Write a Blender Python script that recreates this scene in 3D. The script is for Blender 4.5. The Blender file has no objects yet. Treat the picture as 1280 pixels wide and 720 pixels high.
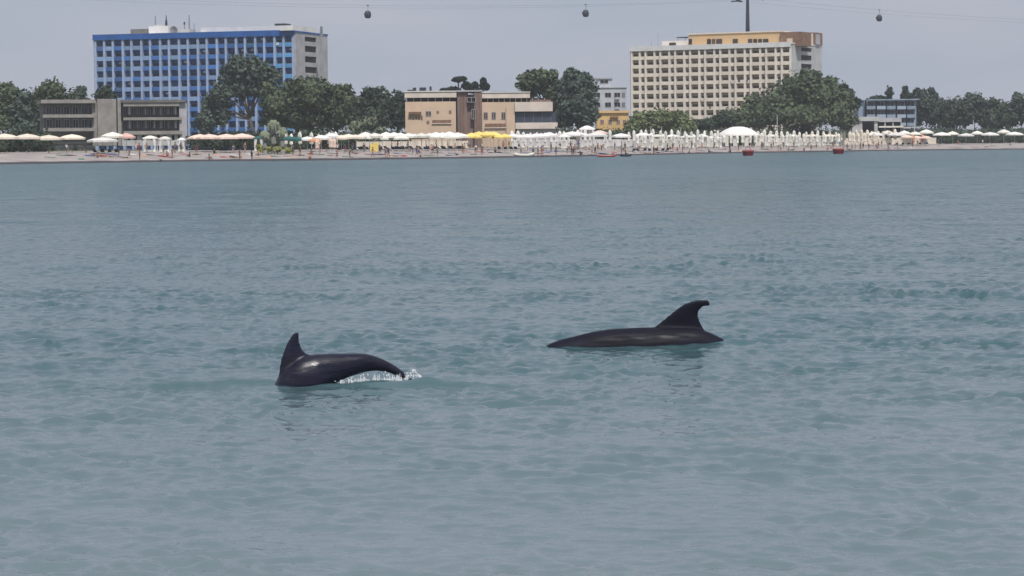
import bpy, bmesh, math, random
import numpy as np
from mathutils import Vector, Matrix, Euler

random.seed(7); rng = np.random.default_rng(7)
SC = bpy.context.scene
COL = SC.collection
R = math.radians

# ------------------------------------------------------------------ camera
F = 3000.0                      # focal length in pixels of the 1280 wide photograph
CAM_H = 2.0
PITCH = math.atan(177 / F)
ROLL = R(0.5)
cam_d = bpy.data.cameras.new('camera'); cam = bpy.data.objects.new('camera', cam_d); COL.objects.link(cam)
cam_d.sensor_width = 36.0; cam_d.lens = 36.0 * F / 1280.0
cam_d.clip_start = 0.5; cam_d.clip_end = 20000
CM = Matrix.Rotation(math.pi / 2 - PITCH, 3, 'X') @ Matrix.Rotation(-ROLL, 3, 'Z')
cam.matrix_world = Matrix.Translation((0, 0, CAM_H)) @ CM.to_4x4()
SC.camera = cam

# ------------------------------------------------------------------ sky and sun
SUN_EL, SUN_AZ = R(58), R(164)          # azimuth clockwise from +Y (the view direction)
W_ = bpy.data.worlds.new('World'); SC.world = W_; W_.use_nodes = True
nt = W_.node_tree; nt.nodes.clear()
N = nt.nodes.new; L = nt.links.new
out = N('ShaderNodeOutputWorld'); bg = N('ShaderNodeBackground'); bg.inputs['Strength'].default_value = 0.1
sky = N('ShaderNodeTexSky'); sky.sky_type = 'NISHITA'; sky.sun_disc = False
sky.sun_elevation = SUN_EL; sky.sun_rotation = SUN_AZ; sky.dust_density = 4; sky.air_density = 1.2
tc = N('ShaderNodeTexCoord'); mp = N('ShaderNodeMapping'); mp.inputs['Scale'].default_value = (3.0, 3.0, 14.0)
nz = N('ShaderNodeTexNoise'); nz.inputs['Scale'].default_value = 2.3; nz.inputs['Detail'].default_value = 5; nz.inputs['Roughness'].default_value = 0.5
cr = N('ShaderNodeValToRGB')
cr.color_ramp.elements[0].position = 0.3; cr.color_ramp.elements[0].color = (4.0, 4.62, 5.65, 1)
cr.color_ramp.elements[1].position = 0.72; cr.color_ramp.elements[1].color = (5.0, 5.15, 6.05, 1)
mx = N('ShaderNodeMix'); mx.data_type = 'RGBA'; mx.inputs[0].default_value = 0.9
L(tc.outputs['Generated'], mp.inputs['Vector']); L(mp.outputs[0], nz.inputs['Vector']); L(nz.outputs[0], cr.inputs[0])
L(sky.outputs[0], mx.inputs[6]); L(cr.outputs[0], mx.inputs[7]); L(mx.outputs[2], bg.inputs['Color']); L(bg.outputs[0], out.inputs[0])
sl = bpy.data.lights.new('sun', 'SUN'); sl.energy = 3.7; sl.angle = R(2.5); sl.color = (1.0, 0.96, 0.92)
sun = bpy.data.objects.new('sun', sl); COL.objects.link(sun)
sdir = Vector((math.sin(SUN_AZ) * math.cos(SUN_EL), math.cos(SUN_AZ) * math.cos(SUN_EL), math.sin(SUN_EL)))
sun.rotation_euler = (-sdir).to_track_quat('-Z', 'Y').to_euler()
SC.view_settings.view_transform = 'Standard'; SC.view_settings.look = 'None'
SC.view_settings.exposure = 0.0; SC.view_settings.gamma = 1.0; SC.view_settings.use_curve_mapping = False
SC.render.filter_size = 1.7
try:
    SC.cycles.filter_width = 1.5
    SC.cycles.max_bounces = 6; SC.cycles.volume_bounces = 0
except Exception: pass

# ------------------------------------------------------------------ pixels to places
def W(px, py, Y):
    d = CM @ Vector(((px - 640) / F, -(py - 360) / F, -1.0))
    t = Y / d.y
    return Vector((d.x * t, Y, CAM_H + d.z * t))
def G(px, py, z=0.0):
    d = CM @ Vector(((px - 640) / F, -(py - 360) / F, -1.0))
    t = (z - CAM_H) / d.z
    return Vector((d.x * t, d.y * t, z))

shore_px = [(-60, 206.5), (0, 205.5), (114, 203.8), (250, 201.8), (400, 200.6), (520, 198.8), (650, 197), (720, 195.8), (800, 194), (900, 191.8), (1000, 190.3), (1090, 188.9), (1166, 187.9), (1280, 186.8)]
shore_w = [G(x, y) for x, y in shore_px]
SXs = np.array([-3000, -400] + [p.x for p in shore_w] + [600, 3500]); SYs = np.array([150, 330] + [p.y for p in shore_w] + [shore_w[-1].y + 150, 2500])
def shoreY(X): return float(np.interp(X, SXs, SYs))
def shore_at(px):
    lo, hi = 200.0, 900.0
    for _ in range(40):
        m = (lo + hi) / 2
        if m < shoreY((px - 640) / F * m): lo = m
        else: hi = m
    return lo
prof_d = [-200, -60, -20, -8, -2, 0, 2, 5, 9, 14, 20, 27, 34, 45, 70, 120, 400, 9000]
prof_z = [-5, -3, -1.0, -.35, -.08, 0, .09, .25, .48, .75, 1.0, 1.25, 1.45, 1.6, 1.75, 1.9, 2.0, 2.0]
def groundZ(X, Y): return float(np.interp(Y - shoreY(X), prof_d, prof_z))
def beach(px, d):
    """place on the beach: the pixel column and the distance behind the waterline"""
    Y = shore_at(px) + d
    p = W(px, 183, Y); return Vector((p.x, Y, groundZ(p.x, Y)))

# ------------------------------------------------------------------ materials
def mat(name, color, rough=0.8, var=0.0, scale=1.0, spec=0.3, color2=None, detail=4, bump=0.0, lo=.35, hi=.65, object_random=0.0, stretch=(1, 1, 1)):
    m = bpy.data.materials.new(name); m.use_nodes = True
    t = m.node_tree; b = t.nodes['Principled BSDF']
    b.inputs['Roughness'].default_value = rough; b.inputs['Specular IOR Level'].default_value = spec
    c = tuple(color) + (1,)
    if color2 is None: color2 = tuple(max(0, v * (1 - var)) for v in color)
    tcn = t.nodes.new('ShaderNodeTexCoord'); mpn = t.nodes.new('ShaderNodeMapping'); mpn.inputs['Scale'].default_value = stretch
    n = t.nodes.new('ShaderNodeTexNoise'); n.inputs['Scale'].default_value = scale; n.inputs['Detail'].default_value = detail; n.inputs['Roughness'].default_value = .6
    r = t.nodes.new('ShaderNodeValToRGB'); r.color_ramp.elements[0].position = lo; r.color_ramp.elements[1].position = hi
    r.color_ramp.elements[0].color = tuple(color2) + (1,); r.color_ramp.elements[1].color = c
    t.links.new(tcn.outputs['Object'], mpn.inputs[0]); t.links.new(mpn.outputs[0], n.inputs['Vector']); t.links.new(n.outputs[0], r.inputs[0])
    src = r.outputs[0]
    if object_random:
        oi = t.nodes.new('ShaderNodeObjectInfo'); hs = t.nodes.new('ShaderNodeHueSaturation')
        mr = t.nodes.new('ShaderNodeMapRange'); mr.inputs[3].default_value = 1 - object_random; mr.inputs[4].default_value = 1 + object_random
        t.links.new(oi.outputs['Random'], mr.inputs[0]); t.links.new(mr.outputs[0], hs.inputs['Value']); t.links.new(src, hs.inputs['Color']); src = hs.outputs[0]
    t.links.new(src, b.inputs['Base Color'])
    if bump:
        bp = t.nodes.new('ShaderNodeBump'); bp.inputs['Strength'].default_value = bump; bp.inputs['Distance'].default_value = .05
        t.links.new(n.outputs[0], bp.inputs['Height']); t.links.new(bp.outputs[0], b.inputs['Normal'])
    return m

M = {}
M['blue_wall'] = mat('blue_wall', (.05, .15, .42), .8, .3, .4)
M['blue_cap'] = mat('blue_cap', (.025, .11, .36), .7, .25, .3)
M['blue_fin'] = mat('blue_fin', (.34, .43, .62), .8, .2, .5, object_random=.08)
M['blue_panel'] = mat('blue_panel', (.055, .17, .46), .7, .3, .6, object_random=.3)
M['pale_blue_panel'] = mat('pale_blue_panel', (.25, .37, .60), .7, .25, .6, object_random=.2)
M['cyan_panel'] = mat('cyan_panel', (.12, .36, .68), .7, .3, .6, object_random=.2)
M['white_wall'] = mat('white_wall', (.72, .71, .70), .8, .18, .3)
M['grey_wall'] = mat('grey_wall', (.44, .43, .45), .85, .25, .35)
M['pale_grey_wall'] = mat('pale_grey_wall', (.50, .50, .50), .85, .2, .3)
M['cream_fin'] = mat('cream_fin', (.78, .71, .64), .8, .12, .5, object_random=.06)
M['cream_panel'] = mat('cream_panel', (.82, .72, .60), .8, .18, .7, object_random=.1)
M['cream_wall'] = mat('cream_wall', (.48, .38, .29), .85, .25, .5)
M['orange_wall'] = mat('orange_wall', (.70, .44, .20), .85, .25, .25, color2=(.60, .43, .25))
M['brown_wall'] = mat('brown_wall', (.26, .15, .095), .85, .4, .5)
M['peach_wall'] = mat('peach_wall', (.63, .47, .345), .85, .13, .25)
M['peach_fascia'] = mat('peach_fascia', (.68, .59, .52), .85, .2, .3)
M['taupe_wall'] = mat('taupe_wall', (.24, .165, .145), .85, .35, .4, stretch=(3, 3, .4))
M['concrete'] = mat('concrete', (.31, .29, .27), .9, .3, .5, bump=.2)
M['dark_concrete'] = mat('dark_concrete', (.17, .165, .16), .9, .3, .6)
M['mustard_wall'] = mat('mustard_wall', (.70, .47, .21), .85, .2, .3)
M['slate_blue_wall'] = mat('slate_blue_wall', (.27, .34, .44), .85, .25, .4)
M['fog_blue_panel'] = mat('fog_blue_panel', (.36, .44, .54), .8, .2, .6)
M['glass'] = mat('window_glass', (.04, .05, .075), .25, .3, .5, spec=.25, object_random=.5)
M['glass_brown'] = mat('window_glass_brown', (.085, .062, .045), .3, .3, .5, spec=.2, object_random=.6)
M['curtain'] = mat('window_curtain', (.14, .15, .20), .6, .4, 2, spec=.3)
M['curtain_brown'] = mat('window_curtain_brown', (.17, .125, .085), .6, .4, 2, spec=.3)
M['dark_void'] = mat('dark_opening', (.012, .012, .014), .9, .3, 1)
M['roof_felt'] = mat('roof_felt', (.12, .12, .12), .9, .3, .5)
M['steel'] = mat('steel', (.22, .23, .25), .5, .3, 1)
M['dark_steel'] = mat('dark_steel', (.03, .035, .05), .5, .3, 1)
M['sand'] = None
M['fabric_white'] = mat('fabric_white', (.76, .74, .70), .85, .14, 1.2, object_random=.12)
M['fabric_ivory'] = mat('fabric_ivory', (.72, .70, .62), .85, .15, 1.2, object_random=.14)
M['fabric_cream'] = mat('fabric_cream', (.76, .68, .56), .85, .15, 1.2, object_random=.08)
M['fabric_peach'] = mat('fabric_peach', (.78, .60, .50), .85, .14, 1.2, object_random=.06)
M['fabric_pink'] = mat('fabric_pink', (.66, .42, .36), .85, .15, 1.2)
M['fabric_orange'] = mat('fabric_orange', (.62, .30, .16), .85, .15, 1.2)
M['fabric_yellow'] = mat('fabric_yellow', (.80, .62, .18), .85, .15, 1.2, object_random=.05)
M['fabric_green'] = mat('fabric_green', (.03, .12, .11), .85, .2, 1.2)
M['wood_pole'] = mat('wood_pole', (.25, .2, .15), .8, .3, 4)
M['white_pole'] = mat('white_pole', (.7, .7, .7), .6, .1, 4)
M['lounger_dark'] = mat('lounger_fabric', (.035, .04, .06), .8, .3, 3, object_random=.5)
M['bark'] = mat('bark', (.09, .07, .055), .95, .4, 3, bump=.4)
M['pale_bark'] = mat('pale_bark', (.26, .26, .23), .95, .35, 3, bump=.4)
M['leaf_dark'] = mat('leaf_dark', (0.065, 0.089, 0.054), .7, spec=.2, color2=(0.027, 0.043, 0.030), scale=.55, lo=.3, hi=.7, object_random=.16)
M['leaf_mid'] = mat('leaf_mid', (0.128, 0.162, 0.084), .7, spec=.2, color2=(0.049, 0.070, 0.041), scale=.5, lo=.3, hi=.7, object_random=.16)
M['leaf_blue'] = mat('leaf_blue_green', (0.095, 0.128, 0.095), .7, spec=.2, color2=(0.041, 0.062, 0.049), scale=.5, lo=.3, hi=.7, object_random=.16)
M['leaf_olive'] = mat('leaf_olive', (0.203, 0.230, 0.115), .7, spec=.2, color2=(0.074, 0.108, 0.041), scale=.6, lo=.3, hi=.7, object_random=.16)
M['leaf_grey'] = mat('leaf_grey', (.24, .27, .18), .7, spec=.2, color2=(.11, .13, .09), scale=.6, lo=.3, hi=.7)
M['leaf_yellow'] = mat('leaf_yellow', (.36, .36, .12), .7, spec=.2, color2=(.16, .19, .06), scale=1.5, lo=.3, hi=.7)
M['pine'] = mat('pine_needles', (.03, .05, .028), .8, spec=.2, color2=(.012, .022, .014), scale=.8, lo=.3, hi=.7, object_random=.16)
SKINS = [mat('skin_tan', (.30, .17, .11), .5), mat('skin_fair', (.45, .28, .2), .5), mat('skin_brown', (.18, .10, .065), .5)]
HAIRS = [mat('hair_dark', (.02, .015, .012), .6), mat('hair_brown', (.08, .05, .03), .6), mat('hair_fair', (.3, .22, .12), .6)]
CLOTH = {k: mat('cloth_' + k, c, .85, .2, 8) for k, c in dict(black=(.015, .015, .02), navy=(.02, .03, .09), red=(.4, .03, .03), blue=(.05, .12, .4), white=(.7, .7, .7), green=(.04, .18, .08), grey=(.15, .15, .16)).items()}

# ------------------------------------------------------------------ building helpers
class MB:
    def __init__(s): s.v = []; s.f = []
    def box(s, x0, y0, z0, x1, y1, z1, rz=0, c=None):
        n = len(s.v); P = []
        for z in (z0, z1):
            for x, y in ((x0, y0), (x1, y0), (x1, y1), (x0, y1)): P.append((x, y, z))
        if rz:
            cx, cy = c if c else ((x0 + x1) / 2, (y0 + y1) / 2); a, b = math.cos(rz), math.sin(rz)
            P = [(cx + (x - cx) * a - (y - cy) * b, cy + (x - cx) * b + (y - cy) * a, z) for x, y, z in P]
        s.v += P
        for q in ((3, 2, 1, 0), (4, 5, 6, 7), (0, 1, 5, 4), (1, 2, 6, 5), (2, 3, 7, 6), (3, 0, 4, 7)): s.f.append(tuple(n + i for i in q))
        return s
    def tube(s, pts, rads, seg=8, cap=True):
        pts = [Vector(p) for p in pts]; base = len(s.v)
        for i, p in enumerate(pts):
            a = pts[max(i - 1, 0)]; b = pts[min(i + 1, len(pts) - 1)]
            d = (b - a).normalized(); q = d.to_track_quat('Z', 'Y')
            r = rads[i] if hasattr(rads, '__len__') else rads
            for k in range(seg):
                t = 2 * math.pi * k / seg
                s.v.append(tuple(p + q @ Vector((math.cos(t) * r, math.sin(t) * r, 0))))
        for i in range(len(pts) - 1):
            for k in range(seg):
                a = base + i * seg + k; b = base + i * seg + (k + 1) % seg
                s.f.append((a, b, b + seg, a + seg))
        if cap:
            s.f.append(tuple(base + k for k in reversed(range(seg)))); s.f.append(tuple(base + (len(pts) - 1) * seg + k for k in range(seg)))
        return s
    def lathe(s, prof, seg=16, c=(0, 0), sx=1, sy=1, wob=0, cap=True):
        base = len(s.v)
        for i, (r, z) in enumerate(prof):
            for k in range(seg):
                t = 2 * math.pi * k / seg; rr = r * (1 + wob * (1 if k % 2 else -1))
                s.v.append((c[0] + math.cos(t) * rr * sx, c[1] + math.sin(t) * rr * sy, z))
        for i in range(len(prof) - 1):
            for k in range(seg):
                a = base + i * seg + k; b = base + i * seg + (k + 1) % seg
                s.f.append((a, b, b + seg, a + seg))
        if cap:
            s.f.append(tuple(base + k for k in reversed(range(seg)))); s.f.append(tuple(base + (len(prof) - 1) * seg + k for k in range(seg)))
        return s
    def mesh(s, name, m=None):
        me = bpy.data.meshes.new(name); me.from_pydata([tuple(v) for v in s.v], [], s.f)
        if m: me.materials.append(m)
        return me
def link(name, me, parent=None, m=None, smooth=False):
    if isinstance(me, MB): me = me.mesh(name, m)
    if smooth: me.polygons.foreach_set('use_smooth', [True] * len(me.polygons))
    o = bpy.data.objects.new(name, me); COL.objects.link(o)
    if parent: o.parent = parent
    return o
def empty(name, loc, label, cat, group=None, rz=0):
    o = bpy.data.objects.new(name, None); COL.objects.link(o); o.empty_display_size = .5
    o.location = loc; o.rotation_euler = (0, 0, rz); tag(o, label, cat, group); return o
def tag(o, label, cat, group=None):
    o['label'] = label; o['category'] = cat
    if group: o['group'] = group
    return o
def copy_tree(o, parent=None):
    c = o.copy(); COL.objects.link(c)
    if parent: c.parent = parent
    for ch in list(o.children): copy_tree(ch, c)
    return c
def drop(o):
    for ch in list(o.children): drop(ch)
    bpy.data.objects.remove(o)

# ------------------------------------------------------------------ the ground and the sea
def build_ground():
    Xs = sorted(set([-9000, -4000, -1500, -800, 800, 1500, 4000, 9000] + [float(x) for x in range(-500, 501, 5)]))
    ds = prof_d[:4] + [-2, 0, 1, 2, 3.5, 5, 7, 9, 11.5, 14, 17, 20, 23, 27, 30, 34, 40, 45, 55, 70, 90, 120, 200, 400, 9000]
    v = []; f = []
    for d in ds:
        for X in Xs:
            z = float(np.interp(d, prof_d, prof_z))
            if 0 < d < 60: z += .05 * math.sin(X * .21 + d * .3) * min(1, d / 8) + .035 * math.sin(X * .53 + 1.7 * d) * min(1, d / 8)
            y = shoreY(X) + d + (1.2 * math.sin(X * .09) + .8 * math.sin(X * .23 + 1) if -3 < d < 8 else 0)
            v.append((X, y, z))
    n = len(Xs)
    for j in range(len(ds) - 1):
        for i in range(n - 1): f.append((j * n + i, j * n + i + 1, (j + 1) * n + i + 1, (j + 1) * n + i))
    # the sea bed in front, out to the horizon
    b = len(v); y0 = [v[i][1] for i in range(n)]
    for i in range(n): v.append((Xs[i], -9000, -5))
    for i in range(n - 1): f.append((b + i, b + i + 1, i + 1, i))
    me = bpy.data.meshes.new('ground'); me.from_pydata(v, [], f)
    m = bpy.data.materials.new('beach_sand'); m.use_nodes = True; t = m.node_tree; bs = t.nodes['Principled BSDF']; bs.inputs['Roughness'].default_value = .9
    bs.inputs['Specular IOR Level'].default_value = .2
    g = t.nodes.new('ShaderNodeNewGeometry'); sx = t.nodes.new('ShaderNodeSeparateXYZ'); t.links.new(g.outputs['Position'], sx.inputs[0])
    n1 = t.nodes.new('ShaderNodeTexNoise'); n1.inputs['Scale'].default_value = .25; n1.inputs['Detail'].default_value = 8; t.links.new(g.outputs['Position'], n1.inputs['Vector'])
    r1 = t.nodes.new('ShaderNodeValToRGB'); r1.color_ramp.elements[0].position = .3; r1.color_ramp.elements[1].position = .7
    r1.color_ramp.elements[0].color = (.25, .22, .205, 1); r1.color_ramp.elements[1].color = (.37, .335, .315, 1)
    t.links.new(n1.outputs[0], r1.inputs[0])
    ad = t.nodes.new('ShaderNodeMath'); ad.operation = 'MULTIPLY_ADD'; ad.inputs[1].default_value = .25; t.links.new(n1.outputs[0], ad.inputs[0]); t.links.new(sx.outputs['Z'], ad.inputs[2])
    mr = t.nodes.new('ShaderNodeMapRange'); mr.inputs[1].default_value = .36; mr.inputs[2].default_value = .50; t.links.new(ad.outputs[0], mr.inputs[0])
    mxn = t.nodes.new('ShaderNodeMix'); mxn.data_type = 'RGBA'; mxn.inputs[6].default_value = (.050, .046, .052, 1)
    t.links.new(mr.outputs[0], mxn.inputs[0]); t.links.new(r1.outputs[0], mxn.inputs[7])
    # grass and soil behind the beach
    mr2 = t.nodes.new('ShaderNodeMapRange'); mr2.inputs[1].default_value = 1.72; mr2.inputs[2].default_value = 1.85; t.links.new(sx.outputs['Z'], mr2.inputs[0])
    mx2 = t.nodes.new('ShaderNodeMix'); mx2.data_type = 'RGBA'; mx2.inputs[7].default_value = (.10, .11, .06, 1)
    t.links.new(mr2.outputs[0], mx2.inputs[0]); t.links.new(mxn.outputs[2], mx2.inputs[6]); t.links.new(mx2.outputs[2], bs.inputs['Base Color'])
    bp = t.nodes.new('ShaderNodeBump'); bp.inputs['Strength'].default_value = .4; bp.inputs['Distance'].default_value = .2; t.links.new(n1.outputs[0], bp.inputs['Height']); t.links.new(bp.outputs[0], bs.inputs['Normal'])
    me.materials.append(m)
    o = link('beach', me, smooth=True); o['kind'] = 'structure'
build_ground()

# dolphins' places (waterline points) used by the wake
DL = G(347, 483); DR = G(846, 436)

def spectrum_tile(n, size, lam_lo, lam_hi, wind, spread, seed, slope):
    r = np.random.default_rng(seed)
    k = np.fft.fftfreq(n, size / n) * 2 * math.pi
    kx, ky = np.meshgrid(k, k); kk = np.sqrt(kx ** 2 + ky ** 2); kk[0, 0] = 1
    lam = 2 * math.pi / kk
    a = np.where((lam > lam_lo) & (lam < lam_hi), kk ** -1.7, 0)
    ang = np.arctan2(ky, kx) - wind
    a = a * (spread + (1 - spread) * np.cos(ang) ** 4)
    ph = r.normal(size=(n, n)) + 1j * r.normal(size=(n, n))
    h = np.real(np.fft.ifft2(a * ph))
    gx = np.diff(h, axis=1) / (size / n); h = h / gx.std() * slope
    return h, size
def sample(tile, X, Y):
    h, size = tile; n = h.shape[0]
    u = (X / size * n) % n; v = (Y / size * n) % n
    i = np.floor(u).astype(int); j = np.floor(v).astype(int); fu = u - i; fv = v - j
    i %= n; j %= n; i1 = (i + 1) % n; j1 = (j + 1) % n
    return (h[j, i] * (1 - fu) * (1 - fv) + h[j, i1] * fu * (1 - fv) + h[j1, i] * (1 - fu) * fv + h[j1, i1] * fu * fv)

def build_water():
    rows = 1200; cols = 720
    y0, y1 = 7.0, 240.0
    Y = y0 * (y1 / y0) ** (np.arange(rows) / (rows - 1))
    tt = np.linspace(-1, 1, cols); U = .22 * tt + .38 * tt ** 7; UM = U[-1]
    YY, UU = np.meshgrid(Y, U, indexing='ij'); XX = UU * (YY + 8)
    fine = spectrum_tile(1280, 25.0, .10, .48, R(78), .55, 3, .165)
    mid = spectrum_tile(512, 61.0, .75, 3.0, R(66), .35, 4, .016)
    big = spectrum_tile(512, 211.0, 3.0, 14.0, R(80), .30, 5, .010)
    patch = spectrum_tile(256, 173.0, 12, 170, R(90), .6, 8, .02)[0]; patch = (patch / patch.std(), 173.0)
    ca, sa = math.cos(.3), math.sin(.3)
    dy = YY * (math.log(y1 / y0) / rows)
    def fade(lam_mid): return np.clip(lam_mid * 1.0 / (dy * 2.0) - .3, 0, 1)
    P = sample(patch, XX * 2.2 + 40, YY * .8 + 11)             # wind patches and slicks
    gust = spectrum_tile(256, 37.0, 1.2, 9, R(80), .5, 12, .02)[0]; gust = sample((gust / gust.std(), 37.0), XX * .8, YY)
    gust = np.clip(.95 + .22 * gust, .4, 1.5)
    paw = spectrum_tile(512, 31.0, .5, 2.2, R(75), .6, 21, .02)[0]; paw = sample((paw / paw.std(), 31.0), XX, YY * .8)
    gust = gust * np.clip(.92 + .25 * paw, .3, 1.5)
    calm = 1 / (1 + np.exp(-(P - .2) * 2.2))
    near = np.clip((23 - YY) / 7, 0, 1) * np.clip((XX + 2.2) / 3, .25, 1)
    body_ = np.exp(-((XX - DR.x) / 1.3) ** 2 - ((YY - DR.y - .4) / .8) ** 2) + np.exp(-((XX - DL.x - .5) / 1.1) ** 2 - ((YY - DL.y - .4) / .8) ** 2)
    gain = np.clip(1.2 - .5 * calm - .22 * near - .75 * body_, .3, 1.3)
    for (qx, qy, lx0, ly0) in ((270, 476, .75, .22), (560, 477, .6, .22), (420, 489, .6, .12), (950, 428, .8, .18), (668, 433, .35, .12)):
        q = G(qx, qy); gain = gain + .55 * np.exp(-((XX - q.x) / lx0) ** 2 - ((YY - q.y) / ly0) ** 2)
    Z = sample(fine, XX, YY) * fade(.3) * gain * gust + sample(mid, XX * ca - YY * sa, XX * sa + YY * ca) * fade(1.6) * (.2 + .8 * gain) + sample(big, XX + 7, YY) * fade(7)
    # swell pushed up by the animals and their wakes
    def lump(cx, cy, lx, ly, a, rz=0):
        c, s = math.cos(rz), math.sin(rz); dx = XX - cx; dyy = YY - cy
        u = dx * c + dyy * s; w = -dx * s + dyy * c
        return a * np.exp(-(u / lx) ** 2 - (w / ly) ** 2)
    a = G(280, 478); Z += lump(a.x, a.y, .75, .11, .07) - lump(a.x, a.y - .38, .6, .2, .02)
    a = G(458, 478.5); Z += lump(a.x, a.y, .45, .10, .03, R(6))
    a = G(325, 482); Z += lump(a.x, a.y, .25, .2, .04)
    a = G(430, 486); Z += lump(a.x, a.y, .6, .10, .022, R(8)) - lump(a.x, a.y - .25, .6, .12, .015, R(8))
    a = G(548, 478); Z += lump(a.x, a.y, .5, .10, .06)
    a = G(938, 429.5); Z += lump(a.x, a.y, .42, .07, .035, R(14)) - lump(a.x, a.y - .2, .4, .09, .012, R(14))
    a = G(672, 433); Z += lump(a.x, a.y, .25, .08, .012)
    for c, amp, ph in ((DL + Vector((.45, .3, 0)), .007, 0), (DR + Vector((-.3, .1, 0)), .005, 1)):
        rr = np.sqrt((XX - c.x) ** 2 + ((YY - c.y) * 1.0) ** 2)
        Z += amp * np.cos(rr * 15 + ph) * np.exp(-((rr - 1.2) / .7) ** 2)
    edge = np.minimum(np.clip((UM - np.abs(UU)) / .05, 0, 1), np.clip((Y - y0) / 1.0, 0, 1)[:, None]); edge = np.minimum(edge, np.clip((y1 - YY) / 40, 0, 1))
    Z *= edge
    V = np.stack([XX, YY, Z], -1).reshape(-1, 3)
    i = np.arange(rows - 1)[:, None] * cols + np.arange(cols - 1)[None]
    Fq = np.stack([i, i + 1, i + 1 + cols, i + cols], -1).reshape(-1, 4)
    # flat sheet all round the modelled waves
    nb = len(V); ex = np.array([(-9000, -9000, 0), (9000, -9000, 0), (9000, 3000, 0), (-9000, 3000, 0)], float)
    V = np.vstack([V, ex])
    c00, c01, c10, c11 = 0, cols - 1, (rows - 1) * cols, rows * cols - 1
    left = [r * cols for r in range(rows)]; right = [r * cols + cols - 1 for r in range(rows)]
    tris = []
    for r in range(rows - 1):
        tris.append((nb + 3 if r >= rows // 2 else nb, left[r], left[r + 1])); tris.append((nb + 2 if r >= rows // 2 else nb + 1, right[r + 1], right[r]))
    h = rows // 2
    tris += [(nb, left[h], nb + 3), (nb + 1, nb + 2, right[h])]
    for c in range(cols - 1):
        tris.append((nb, c + 1, c)); tris.append((nb + 3, c10 + c, c10 + c + 1))
    tris += [(nb, nb + 1, c01), (nb + 3, c11, nb + 2)]
    me = bpy.data.meshes.new('sea')
    nf = len(Fq); nt_ = len(tris)
    me.vertices.add(len(V)); me.vertices.foreach_set('co', V.ravel())
    me.loops.add(nf * 4 + nt_ * 3); me.loops.foreach_set('vertex_index', np.concatenate([Fq.ravel(), np.array(tris).ravel()]).astype(np.int32))
    me.polygons.add(nf + nt_)
    me.polygons.foreach_set('loop_start', np.concatenate([np.arange(nf) * 4, nf * 4 + np.arange(nt_) * 3]).astype(np.int32))
    me.polygons.foreach_set('use_smooth', [True] * (nf + nt_))
    me.update(calc_edges=True); me.validate()
    m = bpy.data.materials.new('sea_water'); m.use_nodes = True; t = m.node_tree; b = t.nodes['Principled BSDF']
    b.inputs['IOR'].default_value = 1.33; b.inputs['Roughness'].default_value = .07; b.inputs['Specular IOR Level'].default_value = .5
    g = t.nodes.new('ShaderNodeNewGeometry')
    def noise(scale, detail, sc=(1, 1, 1), rough=.55):
        mpp = t.nodes.new('ShaderNodeMapping'); mpp.inputs['Scale'].default_value = sc
        nn = t.nodes.new('ShaderNodeTexNoise'); nn.inputs['Scale'].default_value = scale; nn.inputs['Detail'].default_value = detail; nn.inputs['Roughness'].default_value = rough
        t.links.new(g.outputs['Position'], mpp.inputs[0]); t.links.new(mpp.outputs[0], nn.inputs['Vector']); return nn.outputs[0]
    big_n = noise(.05, 4, (1, .6, 1))
    r = t.nodes.new('ShaderNodeValToRGB'); r.color_ramp.elements[0].position = .35; r.color_ramp.elements[1].position = .7
    r.color_ramp.elements[0].color = (.038, .090, .103, 1); r.color_ramp.elements[1].color = (.050, .106, .119, 1)
    t.links.new(big_n, r.inputs[0])
    spy = t.nodes.new('ShaderNodeSeparateXYZ'); t.links.new(g.outputs['Position'], spy.inputs[0])
    ma = t.nodes.new('ShaderNodeMath'); ma.operation = 'MULTIPLY_ADD'; ma.inputs[1].default_value = 9; t.links.new(noise(.12, 3), ma.inputs[0]); t.links.new(spy.outputs['Y'], ma.inputs[2])
    near_refl = t.nodes.new('ShaderNodeMapRange'); near_refl.inputs[1].default_value = 28; near_refl.inputs[2].default_value = 15; t.links.new(ma.outputs[0], near_refl.inputs[0])
    mxs = t.nodes.new('ShaderNodeMix'); mxs.data_type = 'RGBA'; mxs.inputs[7].default_value = (.125, .168, .182, 1)      # paler base colour close by stands in for brighter sky reflection
    t.links.new(near_refl.outputs[0], mxs.inputs[0]); t.links.new(r.outputs[0], mxs.inputs[6]); t.links.new(mxs.outputs[2], b.inputs['Base Color'])
    mid_n = noise(1.5, 4, (.5, 1, 1), .65)
    fine_n = noise(6.5, 4, (.55, 1, 1), .6)
    b1 = t.nodes.new('ShaderNodeBump'); b1.inputs['Strength'].default_value = 1; b1.inputs['Distance'].default_value = .015
    t.links.new(fine_n, b1.inputs['Height'])
    b2 = t.nodes.new('ShaderNodeBump'); b2.inputs['Strength'].default_value = 1; b2.inputs['Distance'].default_value = .5
    sp = t.nodes.new('ShaderNodeSeparateXYZ'); t.links.new(g.outputs['Position'], sp.inputs[0])
    mrr = t.nodes.new('ShaderNodeMapRange'); mrr.inputs[1].default_value = 28; mrr.inputs[2].default_value = 120; mrr.inputs[3].default_value = 0; mrr.inputs[4].default_value = 1
    t.links.new(sp.outputs['Y'], mrr.inputs[0]); ml = t.nodes.new('ShaderNodeMath'); ml.operation = 'MULTIPLY'
    t.links.new(mrr.outputs[0], ml.inputs[0]); t.links.new(mid_n, ml.inputs[1]); t.links.new(ml.outputs[0], b2.inputs['Height'])
    rr_ = t.nodes.new('ShaderNodeMapRange'); rr_.inputs[1].default_value = 25; rr_.inputs[2].default_value = 260; rr_.inputs[3].default_value = .08; rr_.inputs[4].default_value = .25
    t.links.new(sp.outputs['Y'], rr_.inputs[0]); t.links.new(rr_.outputs[0], b.inputs['Roughness'])
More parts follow.
